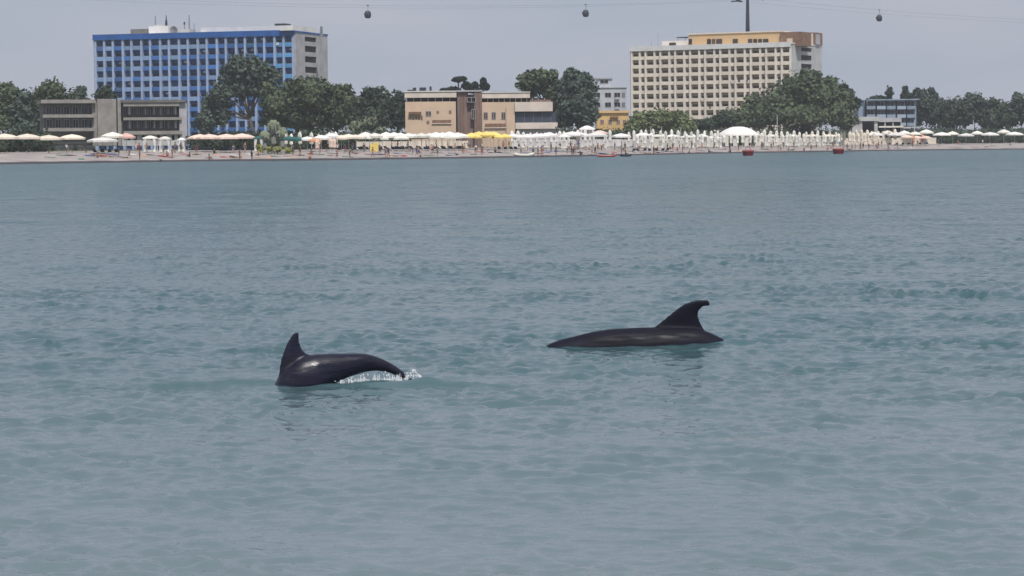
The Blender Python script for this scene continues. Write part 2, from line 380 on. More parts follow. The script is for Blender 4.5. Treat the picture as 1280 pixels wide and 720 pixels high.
    t.links.new(b2.outputs[0], b1.inputs['Normal']); t.links.new(b1.outputs[0], b.inputs['Normal'])
    me.materials.append(m)
    o = link('sea', me); o['kind'] = 'structure'
build_water()

# ------------------------------------------------------------------ dolphins
M['dolphin'] = mat('wet_dolphin_skin', (.011, .012, .024), .5, spec=.14, color2=(.006, .006, .010), scale=4.0, detail=6, lo=.3, hi=.75, bump=.12, stretch=(.5, 1.4, 1.4))
M['dolphin_wet'] = mat('glossy_wet_dolphin_skin', (.019, .019, .038), .34, spec=.26, color2=(.009, .010, .018), scale=5.0, detail=8, lo=.3, hi=.75, bump=.22, stretch=(.35, 1.6, 1.6))
for k_, lo_, hi_ in (('dolphin', .42, .66), ('dolphin_wet', .16, .55)):
    t_ = M[k_].node_tree; tc_ = t_.nodes.new('ShaderNodeTexCoord'); mp_ = t_.nodes.new('ShaderNodeMapping'); mp_.inputs['Scale'].default_value = (2.2, 9, 14)
    n_ = t_.nodes.new('ShaderNodeTexNoise'); n_.inputs['Scale'].default_value = 2.2; n_.inputs['Detail'].default_value = 5; r_ = t_.nodes.new('ShaderNodeMapRange')
    r_.inputs[1].default_value = .38; r_.inputs[2].default_value = .62; r_.inputs[3].default_value = lo_; r_.inputs[4].default_value = hi_
    t_.links.new(tc_.outputs['Object'], mp_.inputs[0]); t_.links.new(mp_.outputs[0], n_.inputs['Vector']); t_.links.new(n_.outputs[0], r_.inputs[0]); t_.links.new(r_.outputs[0], t_.nodes['Principled BSDF'].inputs['Roughness'])
def dolphin_mesh(name, stations, fin, fluke_at, head_at):
    """stations: (u, top, bottom, half width), u runs from head (negative) to tail, in metres; one continuous skin by voxel remesh"""
    st = np.array(stations); us = np.linspace(st[0, 0], st[-1, 0], 90)
    def sm(col):
        y = np.interp(us, st[:, 0], st[:, col]); k = np.array([1, 3, 5, 3, 1]) / 13
        yp = np.pad(y, 2, mode='edge'); return np.convolve(yp, k, 'valid')
    top, bot, wid = sm(1), sm(2), sm(3)
    mb = MB(); seg = 28
    for i, u in enumerate(us):
        c = (top[i] + bot[i]) / 2; h = (top[i] - bot[i]) / 2
        for k in range(seg):
            a = 2 * math.pi * k / seg; ca, sa = math.cos(a), math.sin(a)
            mb.v.append((u, wid[i] * math.copysign(abs(ca) ** .95, ca), c + h * math.copysign(abs(sa) ** .9, sa)))
    for i in range(len(us) - 1):
        for k in range(seg): mb.f.append((i * seg + k, i * seg + (k + 1) % seg, (i + 1) * seg + (k + 1) % seg, (i + 1) * seg + k))
    mb.f.append(tuple(reversed(range(seg)))); mb.f.append(tuple((len(us) - 1) * seg + k for k in range(seg)))
    def blade(sections):      # sections: (lead point, trail point, half thickness)
        base = len(mb.v); n = 16
        for (p, q, th, nrm) in sections:
            p, q, nrm = Vector(p), Vector(q), Vector(nrm)
            for k in range(n):
                t = k / n * 2 * math.pi; s = (1 - math.cos(t)) / 2
                w = th * math.sin(t) * (1 - .45 * s) * 1.15
                mb.v.append(tuple(p.lerp(q, s) + nrm * w))
        for i in range(len(sections) - 1):
            for k in range(n): mb.f.append((base + i * n + k, base + i * n + (k + 1) % n, base + (i + 1) * n + (k + 1) % n, base + (i + 1) * n + k))
        mb.f.append(tuple(base + k for k in reversed(range(n)))); mb.f.append(tuple(base + (len(sections) - 1) * n + k for k in range(n)))
    blade([((a, 0, z1), (b, 0, z2), th, (0, 1, 0)) for (a, z1, b, z2, th) in fin])
    fu, fz, dx, dz = fluke_at
    for s in (-1, 1):     # tail flukes
        blade([((fu, s * .0, fz), (fu + .17 * dx, s * 0, fz + .17 * dz), .022, (0, 0, 1)), ((fu + .07 * dx, s * .12, fz + .07 * dz), (fu + .22 * dx, s * .12, fz + .22 * dz), .015, (0, 0, 1)),
               ((fu + .18 * dx, s * .26, fz + .18 * dz), (fu + .26 * dx, s * .26, fz + .26 * dz), .008, (0, 0, 1)), ((fu + .25 * dx, s * .31, fz + .25 * dz), (fu + .28 * dx, s * .31, fz + .28 * dz), .004, (0, 0, 1))])
        hu, hz, hx, hs = head_at      # pectoral flippers
        blade([((hu + .42, s * .10, hz - .12), (hu + .62, s * .12, hz - .13), .025, (0, .5, .8)), ((hu + .52, s * .24, hz - .25), (hu + .66, s * .24, hz - .26), .015, (0, .5, .8)), ((hu + .66, s * .33, hz - .36), (hu + .72, s * .33, hz - .36), .006, (0, .5, .8))])
    me = mb.mesh(name); o = bpy.data.objects.new(name, me); COL.objects.link(o)
    bm = bmesh.new(); bm.from_mesh(me); bmesh.ops.recalc_face_normals(bm, faces=bm.faces); bm.to_mesh(me); bm.free()
    md = o.modifiers.new('r', 'REMESH'); md.mode = 'VOXEL'; md.voxel_size = .011; md.use_smooth_shade = True
    sd = o.modifiers.new('s', 'SMOOTH'); sd.iterations = 5; sd.factor = .5
    dg = bpy.context.evaluated_depsgraph_get(); me2 = bpy.data.meshes.new_from_object(o.evaluated_get(dg)); me2.name = name
    bpy.data.objects.remove(o); me2.materials.clear(); me2.materials.append(M['dolphin'])
    me2.polygons.foreach_set('use_smooth', [True] * len(me2.polygons))
    return me2
# right-hand animal: swims level to the left, almost side on
ppm = F / (DR.y)
def rx(px): return (px - 846) / ppm
def rz_(py, px=846): return (435.2 - py) / ppm
stR = [(rx(652), -.13, -.15, .01), (rx(654), -.105, -.18, .03), (rx(664), -.06, -.20, .045), (rx(674), .005, -.25, .085), (rx(685), .045, -.29, .115), (rx(697), .075, -.33, .135), (rx(710), .098, -.36, .155), (rx(735), .145, -.38, .175), (rx(760), .175, -.38, .19),
       (rx(800), .185, -.36, .19), (rx(830), .185, -.33, .18), (rx(862), .180, -.29, .16), (rx(878), .155, -.27, .14), (rx(892), .108, -.25, .12), (rx(905), .052, -.24, .10), (rx(925), -.03, -.22, .075), (rx(950), -.11, -.22, .05), (rx(975), -.17, -.24, .035), (rx(985), -.19, -.25, .03)]
finR = [(rx(806), .12, rx(892), .05, .035), (rx(816), rz_(411), rx(880), rz_(416), .03), (rx(826), rz_(403), rx(874), rz_(405), .024), (rx(836), rz_(395), rx(871.5), rz_(397), .02),
        (rx(846), rz_(387), rx(873.5), rz_(390), .016), (rx(855), rz_(381.5), rx(878), rz_(386), .013), (rx(865), rz_(378.0), rx(884), rz_(385.8), .012), (rx(873), rz_(376.8), rx(886), rz_(385), .010), (rx(880), rz_(376.8), rx(887), rz_(383), .007), (rx(884), rz_(377.6), rx(887.6), rz_(381.5), .005)]
oR = link('dolphin', dolphin_mesh('dolphin', stR, finR, (rx(980), -.22, .95, -.2), (rx(654), -.1, 1, 0)))
oR.location = (DR.x + .05, DR.y + .5, -.008); oR.rotation_euler = (0, 0, R(2))
tag(oR, 'dark dolphin on the right swimming level with its tall hooked fin out', 'dolphin', 'dolphins surfacing off the beach')
# left-hand animal: rolls forward and dives, heading left and a little towards us
yawL = R(17); C0 = G(364, 482); sc = F / C0.y * math.cos(yawL)
def lx(px): return (px - 364) / sc
def lz(py, px): return ((483 - (px - 346) * .072) - py) / (F / C0.y) - .0
stL = [(-.95, -.66, -.70, .01), (-.93, -.63, -.73, .03), (-.85, -.55, -.70, .05), (-.78, -.44, -.70, .09), (-.62, -.38, -.68, .14), (-.45, -.26, -.58, .17), (-.30, -.13, -.46, .16), (-.21, .02, -.40, .12), (-.165, .12, -.34, .12), (-.10, .16, -.30, .125), (-.02, .22, -.24, .135),
       (lx(381), .252, -.14, .14), (lx(400), .252, -.03, .12), (lx(420), .250, .035, .10), (lx(440), .245, .074, .085), (lx(450), .233, .088, .074), (lx(462), .206, .088, .062), (lx(475), .162, .070, .050), (lx(487), .106, .03, .042), (lx(497), .050, -.02, .040), (lx(507), -.01, -.07, .035), (lx(522), -.07, -.13, .03), (lx(528), -.11, -.16, .028)]
finL = [(-.13, .08, .20, .16, .035), (lx(347.5), lz(458, 348), lx(386), .245, .030), (lx(349), lz(450, 349), lx(380), lz(442, 380), .026), (lx(352), lz(441, 352), lx(375.5), lz(437, 375), .022), (lx(355), lz(433, 355), lx(373), lz(431, 373), .018),
        (lx(358.5), lz(426, 358), lx(371.7), lz(425.5, 371), .013), (lx(362), lz(420, 362), lx(371.5), lz(421, 371), .010), (lx(364.5), lz(416.6, 364.5), lx(371.8), lz(417.2, 371), .008), (lx(367), lz(414.8, 367), lx(371.6), lz(415, 371), .005)]
finL = [(a - .06, b, c - .06, d, e) for a, b, c, d, e in finL]
oL = link('dolphin', dolphin_mesh('dolphin', stL, finL, (lx(526), -.13, .75, -.6), (-.93, -.5, .7, -.6)))
oL.data.materials[0] = M['dolphin_wet']; oL.location = (C0.x + .055, C0.y + .27, -.012); oL.rotation_euler = (0, 0, yawL)
tag(oL, 'dark dolphin on the left arching into a dive with white drips under its tail', 'dolphin', 'dolphins surfacing off the beach')

# water thrown up along the diving tail
M['foam'] = mat('white_foam', (.80, .83, .84), .35, .1, 20, spec=.5)
def splash():
    mb = MB()
    def blob(p, r, sz=1.0):
        n = len(mb.v); o6 = [(1, 0, 0), (-1, 0, 0), (0, 1, 0), (0, -1, 0), (0, 0, 1), (0, 0, -1)]
        q = Euler((random.random() * 3, random.random() * 3, random.random() * 3)).to_quaternion()
        for a in o6:
            v = q @ Vector(a) * r * random.uniform(.7, 1.3); v.z *= sz; mb.v.append(tuple(Vector(p) + v))
        for a, b, c in ((0, 2, 4), (2, 1, 4), (1, 3, 4), (3, 0, 4), (2, 0, 5), (1, 2, 5), (3, 1, 5), (0, 3, 5)): mb.f.append((n + a, n + b, n + c))
    clumps = [(412, .5), (424, .9), (436, .9), (441, 1), (452, 1.1), (458, .8), (468, 1.2), (474, .8), (484, 1), (494, 1.3), (499, 1.2)]
    mw = oL.matrix_basis
    for px, s in clumps:
        for k in range(int(7 * s)):
            u = lx(px + random.gauss(0, 2.2)); zt = float(np.interp(px, [410, 440, 470, 500], [.035, .06, .06, .04])) * random.random() ** .9
            p = mw @ Vector((u, -np.interp(px, [410, 450, 500], [.13, .095, .04]) + random.uniform(-.035, .01), 0)); p.z = zt * s
            blob(p, random.uniform(.0025, .0065), 1.8)
    for k in range(40):      # strings of water running off the belly
        px = random.choice(clumps)[0] + random.gauss(0, 2.5); zt = float(np.interp(px, [410, 440, 470, 500], [.03, .058, .062, .035])) * random.uniform(.3, 1.05)
        p = mw @ Vector((lx(px), -np.interp(px, [410, 450, 500], [.10, .075, .035]) + random.uniform(-.03, .02), 0)); r0 = random.uniform(.0018, .005)
        lean_ = random.uniform(-.008, .012); mb.tube([(p.x, p.y, -.01), (p.x + lean_ * .4, p.y, zt * .45), (p.x + lean_, p.y, zt)], [r0 * 1.6, r0, r0 * .5], 5)
    for k in range(110):     # little crown where the tail goes under
        t = random.random(); px = 508 + 18 * random.random() ** .8; p = G(px, 472) + Vector((0, random.uniform(-.08, .1), 0)); p.z = max(0, random.random() * .085 * math.exp(-((px - 515) / 7) ** 2) + .004)
        blob(p, random.uniform(.002, .0062), 1.2)
    for k in range(190):
        px = 405 + 104 * random.random(); p = G(px, 475.5 + random.uniform(-1, 2.5)); p.z = .006 + random.random() * .008
        blob(p, random.uniform(.003, .007), .6)
    o = link('water_splash', mb, None, M['foam']); o['kind'] = 'stuff'
    tag(o, 'white drips and splash under the tail of the diving dolphin', 'splash')
splash()

# ------------------------------------------------------------------ the two tall slab hotels
def base_between(pxl, Yl, pxr, Yr, z=1.8):
    a = W(pxl, 183, Yl); b = W(pxr, 183, Yr); a.z = b.z = z
    d = b - a; return a, d.length, math.atan2(d.y, d.x)
def tower_hotel(name, label, frame, bays, storeys, sh, H, depth, wide, narrow, P, end_x):
    a, Wd, rz = frame
    root = empty(name, a, label, 'hotel', None, rz)
    rec = 1.25
    link('wall', MB().box(0, rec, 0, Wd, depth, H - .4), root, P['wall'])
    link('end_wall', MB().box(Wd - .002, .3, 0, Wd + .35, depth * .30, H - .3).box(Wd - .002, depth * .66, 0, Wd + .35, depth + .2, H - .3), root, P['end'])
    link('end_wall', MB().box(-.35, .3, 0, .002, depth, H - .3), root, P['end'])
    link('roof_slab', MB().box(-.3, -.1, H - .4, Wd + .5, depth + .3, H), root, P['cap'])
    link('parapet_band', MB().box(-.35, -.25, H - P['band'], Wd * P.get('band_end', 1), .55, H + .25), root, P['cap'])
    # bay widths
    ws = [wide if i % 2 == 0 else narrow for i in range(bays)]; s = Wd / sum(ws); ws = [w * s for w in ws]
    xs = [0]
    for w in ws: xs.append(xs[-1] + w)
    ft = .62
    fin_me = MB().box(-ft / 2, 0, 0, ft / 2, rec + .002, H - P['band'] - .01).mesh('pilaster', P['fin'])
    for i, x in enumerate(xs):
        o = link('pilaster', fin_me, root); o.location = (min(max(x, ft / 2), Wd - ft / 2), 0, 0)
    kinds = {}
    for i in range(bays):
        w = ws[i] - ft
        for tag_, m in (('a', P['glass']), ('b', P['glass']), ('c', P['curtain'])):
            kinds[(i % 2, tag_)] = MB().box(-w * .44, 0, .0, w * .44, .05, sh * (.62 if i % 2 == 0 else .60)).mesh('window', m)
        for j, m in enumerate(P['panels']):
            pm = MB().box(-w / 2 - .01, 0, 0, w / 2 + .01, .09, sh * .40).box(-w / 2, .09, -.02, w / 2, rec - .02, .16) if i % 2 == 0 else MB().box(-w / 2 - .01, .35, 0, w / 2 + .01, .44, sh * .40).box(-w / 2, .44, -.02, w / 2, rec - .02, .16)
            kinds[(i % 2, 'p', j)] = pm.mesh('balcony', m)
        if i >= 1: break
    # any bay pair shares meshes
    top = H - P['band'] - .05
    for r in range(storeys):
        z = top - (r + 1) * sh
        if z < 0: break
        for i in range(bays):
            cx = (xs[i] + xs[i + 1]) / 2
            k = random.choice('aabc' if random.random() < .6 else 'aab')
            o = link('window', kinds[(i % 2, k)], root); o.location = (cx, rec - .06, z + .18)
            j = P['pick'](i, r)
            o = link('balcony', kinds[(i % 2, 'p', j)], root); o.location = (cx, 0.04, z)
    tw_ = [MB().box(-.35, -.03, .45, .35, .0, 1.15).mesh('towel', CL) for CL in (CLOTH['white'], CLOTH['grey'], CLOTH['navy'], CLOTH['green'])]
    ac = MB().box(-.4, -.35, 0, .4, -.06, .55).mesh('air_conditioner', M['pale_grey_wall'])
    for q in range(34):
        i = random.randrange(bays); r = random.randrange(storeys); cx = (xs[i] + xs[i + 1]) / 2
        if q % 2: o = link('towel', random.choice(tw_), root); o.location = (cx + random.uniform(-.5, .5), .03, top - (r + 1) * sh)
        else: o = link('air_conditioner', ac, root); o.location = (cx + .3, rec - .05, top - (r + 1) * sh + 1.9)
    # balcony stack in the end wall
    y0, y1 = depth * .30, depth * .66
    link('end_wall', MB().box(Wd + .01, y0 + .01, 0, Wd + .06, y1 - .01, H - .45), root, P['deep'])
    wm = MB().box(0, 0, 0, .33, y1 - y0 - .02, sh * .42).mesh('balcony', P['end'])
    pm = MB().box(0, .1, 0, .05, y1 - y0 - .1, sh * .56).mesh('window', M['dark_void'])  # near-black colour replaces the shade that the shallow recess lacks
    for r in range(storeys):
        z = H - .4 - 1.0 - (r + 1) * sh + .5
        if z < 0: break
        o = link('balcony', wm, root); o.location = (Wd + .02, y0 + .01, z)
        o = link('window', pm, root); o.location = (Wd + .07, y0, z + sh * .43)
    link('end_wall', MB().box(Wd - .001, y0 - .02, H - 1.3, Wd + .37, y1 + .02, H - .25), root, P['end'])
    return root, Wd

blueP = dict(wall=M['blue_wall'], end=M['grey_wall'], cap=M['blue_cap'], fin=M['blue_fin'], glass=M['glass'], curtain=M['curtain'], deep=M['dark_concrete'], band=1.3, panels=[M['blue_panel'], M['pale_blue_panel'], M['cyan_panel']],
             pick=lambda i, r: 2 if i > 18 else (1 if random.random() < .5 - .03 * i + .2 * (r % 2) else 0))
creamP = dict(wall=M['cream_wall'], end=M['pale_grey_wall'], cap=M['white_wall'], fin=M['cream_fin'], glass=M['glass_brown'], curtain=M['curtain_brown'], deep=M['dark_concrete'], band=1.35, panels=[M['cream_panel'], M['cream_panel'], M['cream_panel']],
              pick=lambda i, r: 0)
fb = base_between(120, 663, 369, 645); fc = base_between(789, 800, 989, 772.6)
blue, BW = tower_hotel('hotel', 'tall blue slab hotel with pale upright fins and deep blue roof band', fb, 21, 11, 2.82, 31.4 + .2, 23, 1.08, .95, blueP, 408)
cream, CW = tower_hotel('hotel', 'tall cream slab hotel with brown windows and orange rooftop storey', fc, 21, 12, 2.82, 32.45 + .2, 26, 1.5, .98, creamP, 1027)

def on_roof(root, name, px0, px1, py0, py1, yd, depth, m, parent=None, H=31.6):
    """box standing on the roof of a hotel, given the pixel span it fills and its depth behind the front"""
    a = root.location; rz = root.rotation_euler.z; inv = root.matrix_basis.inverted()
    def hit(px):      # facade-parallel plane at depth yd
        d = CM @ Vector(((px - 640) / F, 0, -1)); n = Vector((math.sin(rz), -math.cos(rz), 0)); p0 = a + Vector((-math.sin(rz), math.cos(rz), 0)) * yd
        t = (p0 - Vector((0, 0, 0))).dot(n) / d.dot(n); return d * t
    A, B = hit(px0), hit(px1); la, lb = inv @ A, inv @ B
    zt = W(px0, py0, A.y).z - a.z; zb = W(px0, py1, A.y).z - a.z
    return link(name, MB().box(la.x, yd, min(zb, H) if py1 > 30 else zb, lb.x, yd + depth, zt), root, m)
def roof_mast(root, px, py0, py1, yd, r, m, name='mast', H=31.6):
    rz = root.rotation_euler.z; a = root.location; inv = root.matrix_basis.inverted()
    d = CM @ Vector(((px - 640) / F, 0, -1)); n = Vector((math.sin(rz), -math.cos(rz), 0)); p0 = a + Vector((-math.sin(rz), math.cos(rz), 0)) * yd
    A = d * (p0.dot(n) / d.dot(n)); l = inv @ A; zt = W(px, py0, A.y).z - a.z; zb = min(W(px, py1, A.y).z - a.z, zt - .5)
    return link(name, MB().tube([(l.x, yd, zb), (l.x, yd, zt)], [r, r * .6], 6), root, m), l, zt
def end_box(root, Wd, name, px0, px1, z0, z1, inset, out_, m):
    mw = root.matrix_basis
    def ey(px): return min(np.linspace(-2, 40, 2000), key=lambda y: abs(640 + F * (mw @ Vector((Wd, y, 0))).x / (mw @ Vector((Wd, y, 0))).y - px))
    return link(name, MB().box(Wd - inset, ey(px0), z0, Wd + out_, ey(px1), z1), root, m)
# blue hotel rooftop
on_roof(blue, 'plant_room', 169, 190, 36.5, 45, 9, 5, M['dark_concrete'])
on_roof(blue, 'plant_room', 191.5, 216, 33, 46, 8, 6, M['white_wall'])
on_roof(blue, 'plant_room', 198, 212, 31, 33.1, 9, 3, M['pale_grey_wall'])
on_roof(blue, 'plant_room', 229, 242, 36.5, 45, 9, 4, M['pale_grey_wall'])
on_roof(blue, 'attic', 256, 363, 34.5, 42.5, 2.0, 9, M['white_wall'])
on_roof(blue, 'attic', 120, 262, 44.0, 48, 1.2, 9, M['white_wall'])
end_box(blue, BW, 'end_attic', 369, 399, 31.65, 33.0, 3.5, .3, M['white_wall'])
on_roof(blue, 'canopy', 348, 361, 29.5, 31, 5, 4, M['dark_steel'])
for px in (350, 359): roof_mast(blue, px, 30, 41, 6, .08, M['dark_steel'], 'canopy_post')
for px, p0, p1, r in ((200, 19.5, 32, .22), (213.5, 19, 32, .2), (242, 19, 42, .25), (248, 29, 44, .16), (236, 27, 38, .15), (258, 38, 46, .2), (270, 37, 44, .15), (406, 33, 46, .55), (302, 32, 37, .07), (331, 32, 37, .07)):
    roof_mast(blue, px, p0, p1, 9.5, r, M['steel'] if px != 213.5 else M['dark_steel'])
roof_mast(blue, 213.5, 24.5, 31, 9.5, .42, M['dark_steel'], 'antenna')
roof_mast(blue, 236, 27, 30.5, 9.5, .3, M['dark_steel'], 'antenna')
d_, l_, zt_ = roof_mast(blue, 223, 33, 44, 8, .12, M['steel'], 'dish_mast')
ring = MB(); pts = [(l_.x + 1.05 * math.cos(t), 7.8, zt_ - 1.0 + 1.05 * math.sin(t)) for t in np.linspace(0, 2 * math.pi, 17)]
ring.tube(pts, .12, 5); ring.lathe([(.02, 0), (.95, .25)], 12, cap=False)
for i in range(len(ring.v) - 24, len(ring.v)):
    x, y, z = ring.v[i]; ring.v[i] = (l_.x + x, 7.9 + .3 - z, zt_ - 1.0 + y)
link('satellite_dish', ring, blue, M['steel'])
# cream hotel rooftop
on_roof(cream, 'attic', 829, 863, 51.5, 62, 6, 7, M['cream_fin'], H=32.6)
on_roof(cream, 'attic_window', 838, 846, 53.5, 59.5, 5.8, .3, M['glass_brown'], H=40)
on_roof(cream, 'canopy', 847, 860, 46.3, 47.3, 6, 4, M['dark_steel'], H=60)
for px in (849, 858): roof_mast(cream, px, 47, 55, 7, .1, M['dark_steel'], 'canopy_post')
orange = on_roof(cream, 'attic', 862, 975.5, 43.2, 60, 3.2, 9, M['orange_wall'], H=32.6)
on_roof(cream, 'attic_roof', 861.5, 976, 42.0, 43.4, 2.9, 10, M['cream_panel'], H=60)
for a_, b_ in ((862, 866), (885, 889.5), (891, 895), (896.5, 903.5), (917, 923), (936, 941), (942.5, 947), (948.5, 953), (954.5, 961)):
    on_roof(cream, 'attic_window', a_, b_, 48.8, 55.6, 3.0, .3, M['glass_brown'], H=60)
on_roof(cream, 'attic', 975.6, 1001.5, 40.3, 58, 2.4, 9, M['brown_wall'], H=32.6)
on_roof(cream, 'attic_panel', 984, 991, 48, 54, 2.1, .4, M['peach_wall'], H=60)
end_box(cream, CW, 'attic', 1001, 1016.5, 32.6, 36.2, 9, .3, M['peach_fascia'])
end_box(cream, CW, 'attic', 1017, 1027, 32.6, 36.6, 9, .6, M['brown_wall'])
end_box(cream, CW, 'attic_panel', 1018.5, 1023, 32.7, 36, 1, .9, M['grey_wall'])
for px, p0, p1 in ((824, 40, 62), (816, 51, 62), (867, 39, 46), (893, 38, 44), (905, 38, 44)): roof_mast(cream, px, p0, p1, 6, .07, M['steel'])

# ------------------------------------------------------------------ low buildings along the beach
def facade(name, label, cat, pxl, Yl, pxr, Yr, z=1.8):
    a, w, rz = base_between(pxl, Yl, pxr, Yr, z)
    r = empty(name, a, label, cat, None, rz)
    def lx_(px):      # pixel column -> local x on the front plane
        d = CM @ Vector(((px - 640) / F, 0, -1)); n = Vector((math.sin(rz), -math.cos(rz), 0)); t = a.dot(n) / d.dot(n) if abs(d.dot(n)) > 1e-9 else 1
        return (r.matrix_basis.inverted() @ Vector((d.x * t, d.y * t, a.z))).x
    def lz_(py, px):
        x = lx_(px); Yw = a.y + math.sin(rz) * x
        return W(px, py, Yw).z - a.z
    def bx(part, x0, x1, y0, y1, f, d, m, extra=None):
        """pixel rectangle x0..x1, y0 (top) .. y1 (bottom), local front f, depth d"""
        pm = (x0 + x1) / 2; mb = MB().box(lx_(x0), f, lz_(y1, pm), lx_(x1), f + d, lz_(y0, pm))
        o = link(part, mb, r, m)
        if part == 'window' and x1 - x0 > 2.5:
            a_, b_, c_, d__ = lx_(x0), lx_(x1), lz_(y1, pm), lz_(y0, pm); t = .09; e = f - .04
            fr = MB().box(a_ - t, e, c_ - t, b_ + t, f + .03, c_).box(a_ - t, e, d__, b_ + t, f + .03, d__ + t).box(a_ - t, e, c_, a_, f + .03, d__).box(b_, e, c_, b_ + t, f + .03, d__).box((a_ + b_) / 2 - .04, e, c_, (a_ + b_) / 2 + .04, f + .03, d__)
            link('frame', fr, o, M['grey_wall'])
        return o
    return r, bx, lx_, lz_

# low grey hotel at the left
r, bx, fx, fz = facade('hotel', 'low grey concrete hotel with two rows of dark balconies in front of the blue tower', 'hotel', 40, 478, 238, 486)
bx('wall', 60, 126, 126, 182, 3.0, 12, M['dark_concrete'])
bx('roof_slab', 56, 124, 124.5, 129, -.2, 15, M['concrete'])
for ya in (132.5, 149.5):
    bx('balcony', 58, 122, ya + 10.5, ya + 14.5, -.1, 1.2, M['concrete'])
    for i, x in enumerate((64, 75, 86, 97, 108, 117)): bx('window', x, x + 6, ya, ya + 10, 2.9, .1, M['glass'])
bx('wall', 126, 149.3, 123.6, 182, .0, 15, M['concrete']); 
bx('buttress', 120, 127.5, 127, 182, 1.0, 9, M['concrete'])
bx('pilaster', 151, 155.2, 124.2, 182, .05, 14, M['concrete'])
bx('wall', 149.3, 228, 126, 182, 1.9, 13, M['dark_concrete'])
bx('roof_slab', 155.3, 236, 124.6, 128.0, -.5, 15, M['dark_concrete'])
bx('fascia', 158, 228, 128.0, 132.8, -.25, 2, M['concrete'])
bx('slab', 158, 231, 146.6, 150.0, -.2, 2.2, M['concrete']); bx('slab', 158, 231, 163.6, 168.0, -.2, 2.2, M['concrete'])
for y0 in (133, 150):
    for i, x in enumerate((159.5, 169, 179.5, 190, 198.5, 207.5, 217)):
        bx('window', x + .5, x + 4.6 + (i % 2), y0 + .6, y0 + 12.8, 1.8, .09, M['glass'])
        bx('partition', x + 5.6 + (i % 2), x + 8.0, y0 + .3, y0 + 13.2, .8 + .3 * (i % 2), 1.1, M['concrete' if i % 3 else 'grey_wall'])
    bx('railing', 159, 227, y0 + 10.2, y0 + 13.4, -.1, .08, M['dark_void'])
bx('end_wall', 228, 237.5, 128.6, 182, .3, 13, M['grey_wall'])
bx('ground_floor_wall', 156, 228, 168, 182, .5, 1.3, M['pale_grey_wall'])
for x in (163, 171, 181, 192, 200, 208, 218, 226): bx('doorway', x, x + 3.6, 169, 175, .44, .08, M['dark_void'])

# central peach pavilion
r, bx, fx, fz = facade('seafront_building', 'peach two storey seafront building with flat roofs and dark window bands, centre of the beach', 'building', 509, 560, 694, 560)
bx('wall', 509, 572, 127, 184, 0, 16, M['peach_wall'])
bx('recess_shade', 511, 574, 122, 127.02, 1.2, 12, M['dark_void'])  # near-black colour stands in for shade in the recess under the roof
bx('roof_slab', 508.5, 573, 114.2, 122, -.4, 17, M['peach_fascia'])
bx('roof_lip', 508.0, 573.3, 113.6, 114.8, -.6, 17.4, M['white_wall'])
for x in (519, 528, 537, 546, 555, 564): bx('column', x, x + 1.1, 122, 127, .6, .5, M['cream_wall'])
bx('awning', 513.5, 529, 139.8, 142.6, -.8, .85, M['brown_wall'])
for i, (x, w, h) in enumerate(((514.5, 2, 4), (518, 1.6, 5), (521.5, 2.2, 4.5), (525, 2, 5), (528.4, 2.2, 5.5))): bx('window', x, x + w, 144.5, 144.5 + h, -.06, .1, M['brown_wall'])
bx('window', 534.8, 541, 139.4, 144.8, -.06, .1, M['glass_brown'])
bx('vent', 548, 551, 138.5, 142, -.06, .1, M['taupe_wall']); bx('vent', 563.5, 566.5, 138, 142, -.06, .1, M['taupe_wall'])
bx('vent', 535.5, 539, 151, 155, -.06, .1, M['taupe_wall'])
bx('window_band', 542.5, 566, 150.0, 154.0, -.08, .12, M['brown_wall'])
bx('window_sill', 542, 566.6, 153.9, 154.8, -.3, .25, M['peach_fascia'])
bx('dark_gap', 572.02, 574, 121.5, 184, .8, 14, M['dark_void'])
bx('stair_tower', 574, 586, 113.6, 184, .2, 15, M['taupe_wall'])
bx('stair_tower', 586, 595, 118, 184, .9, 14, M['taupe_wall']); bx('stair_tower', 595, 604.6, 114.4, 184, -.3, 15, M['taupe_wall'])
bx('stair_tower_cap', 573.5, 605, 112.8, 114.6, -.5, 15, M['grey_wall'])
bx('window', 586.6, 596.6, 122, 127.4, -.36, .1 + 1.2, M['dark_void'])
for x in (577.5, 581.5): bx('fin', x, x + 1, 116, 183, -.02, .2, M['brown_wall'])
bx('window', 592, 596, 137, 148.5, -.36, 1.2, M['glass_brown']); bx('fin', 598.2, 599.2, 136, 183, -.45, .2, M['brown_wall']); bx('fin', 601.6, 602.4, 120, 183, -.45, .2, M['brown_wall'])
bx('roof_slab', 604.9, 664.5, 115.4, 122.6, -.3, 17, M['peach_fascia']); bx('roof_lip', 604.6, 665, 114.8, 115.8, -.5, 17.4, M['white_wall'])
bx('recess_shade', 605, 693, 122.6, 127.6, 1.0, 13, M['dark_void'])  # same painted shade under the right wing roof
for x in (611, 618, 625, 632, 639, 646, 653, 660, 667, 674, 682): bx('column', x, x + 1.1, 122.6, 127.6, .5, .5, M['cream_wall'])
bx('roof_slab', 664.4, 690.5, 124.6, 127.4, .1, 14, M['taupe_wall'])
bx('wall', 604.7, 645.5, 127.6, 184, 0.02, 16, M['peach_wall'])
for x in (607, 617, 629): bx('window', x, x + 4.4, 140.6, 148.6, -.06, .1, M['glass_brown'])
bx('window_band', 608, 634, 154.4, 159.4, -.1, .14, M['brown_wall']); bx('window_sill', 607.5, 634.5, 159.2, 160.2, -.35, .3, M['peach_fascia'])
bx('pilaster', 634, 635.2, 134, 182, -.2, .2, M['cream_wall'])
bx('fascia', 645.5, 692.5, 127.4, 139.2, -.5, 8, M['peach_fascia'])
bx('wall', 645.5, 694, 139.2, 184, 1.2, 12, M['dark_void'])
bx('window_band', 646.5, 697, 140.4, 153.2, .3, .12, M['glass'])
for x in (657, 668, 679, 690): bx('mullion', x, x + .7, 140.4, 153.2, .2, .1, M['dark_concrete'])
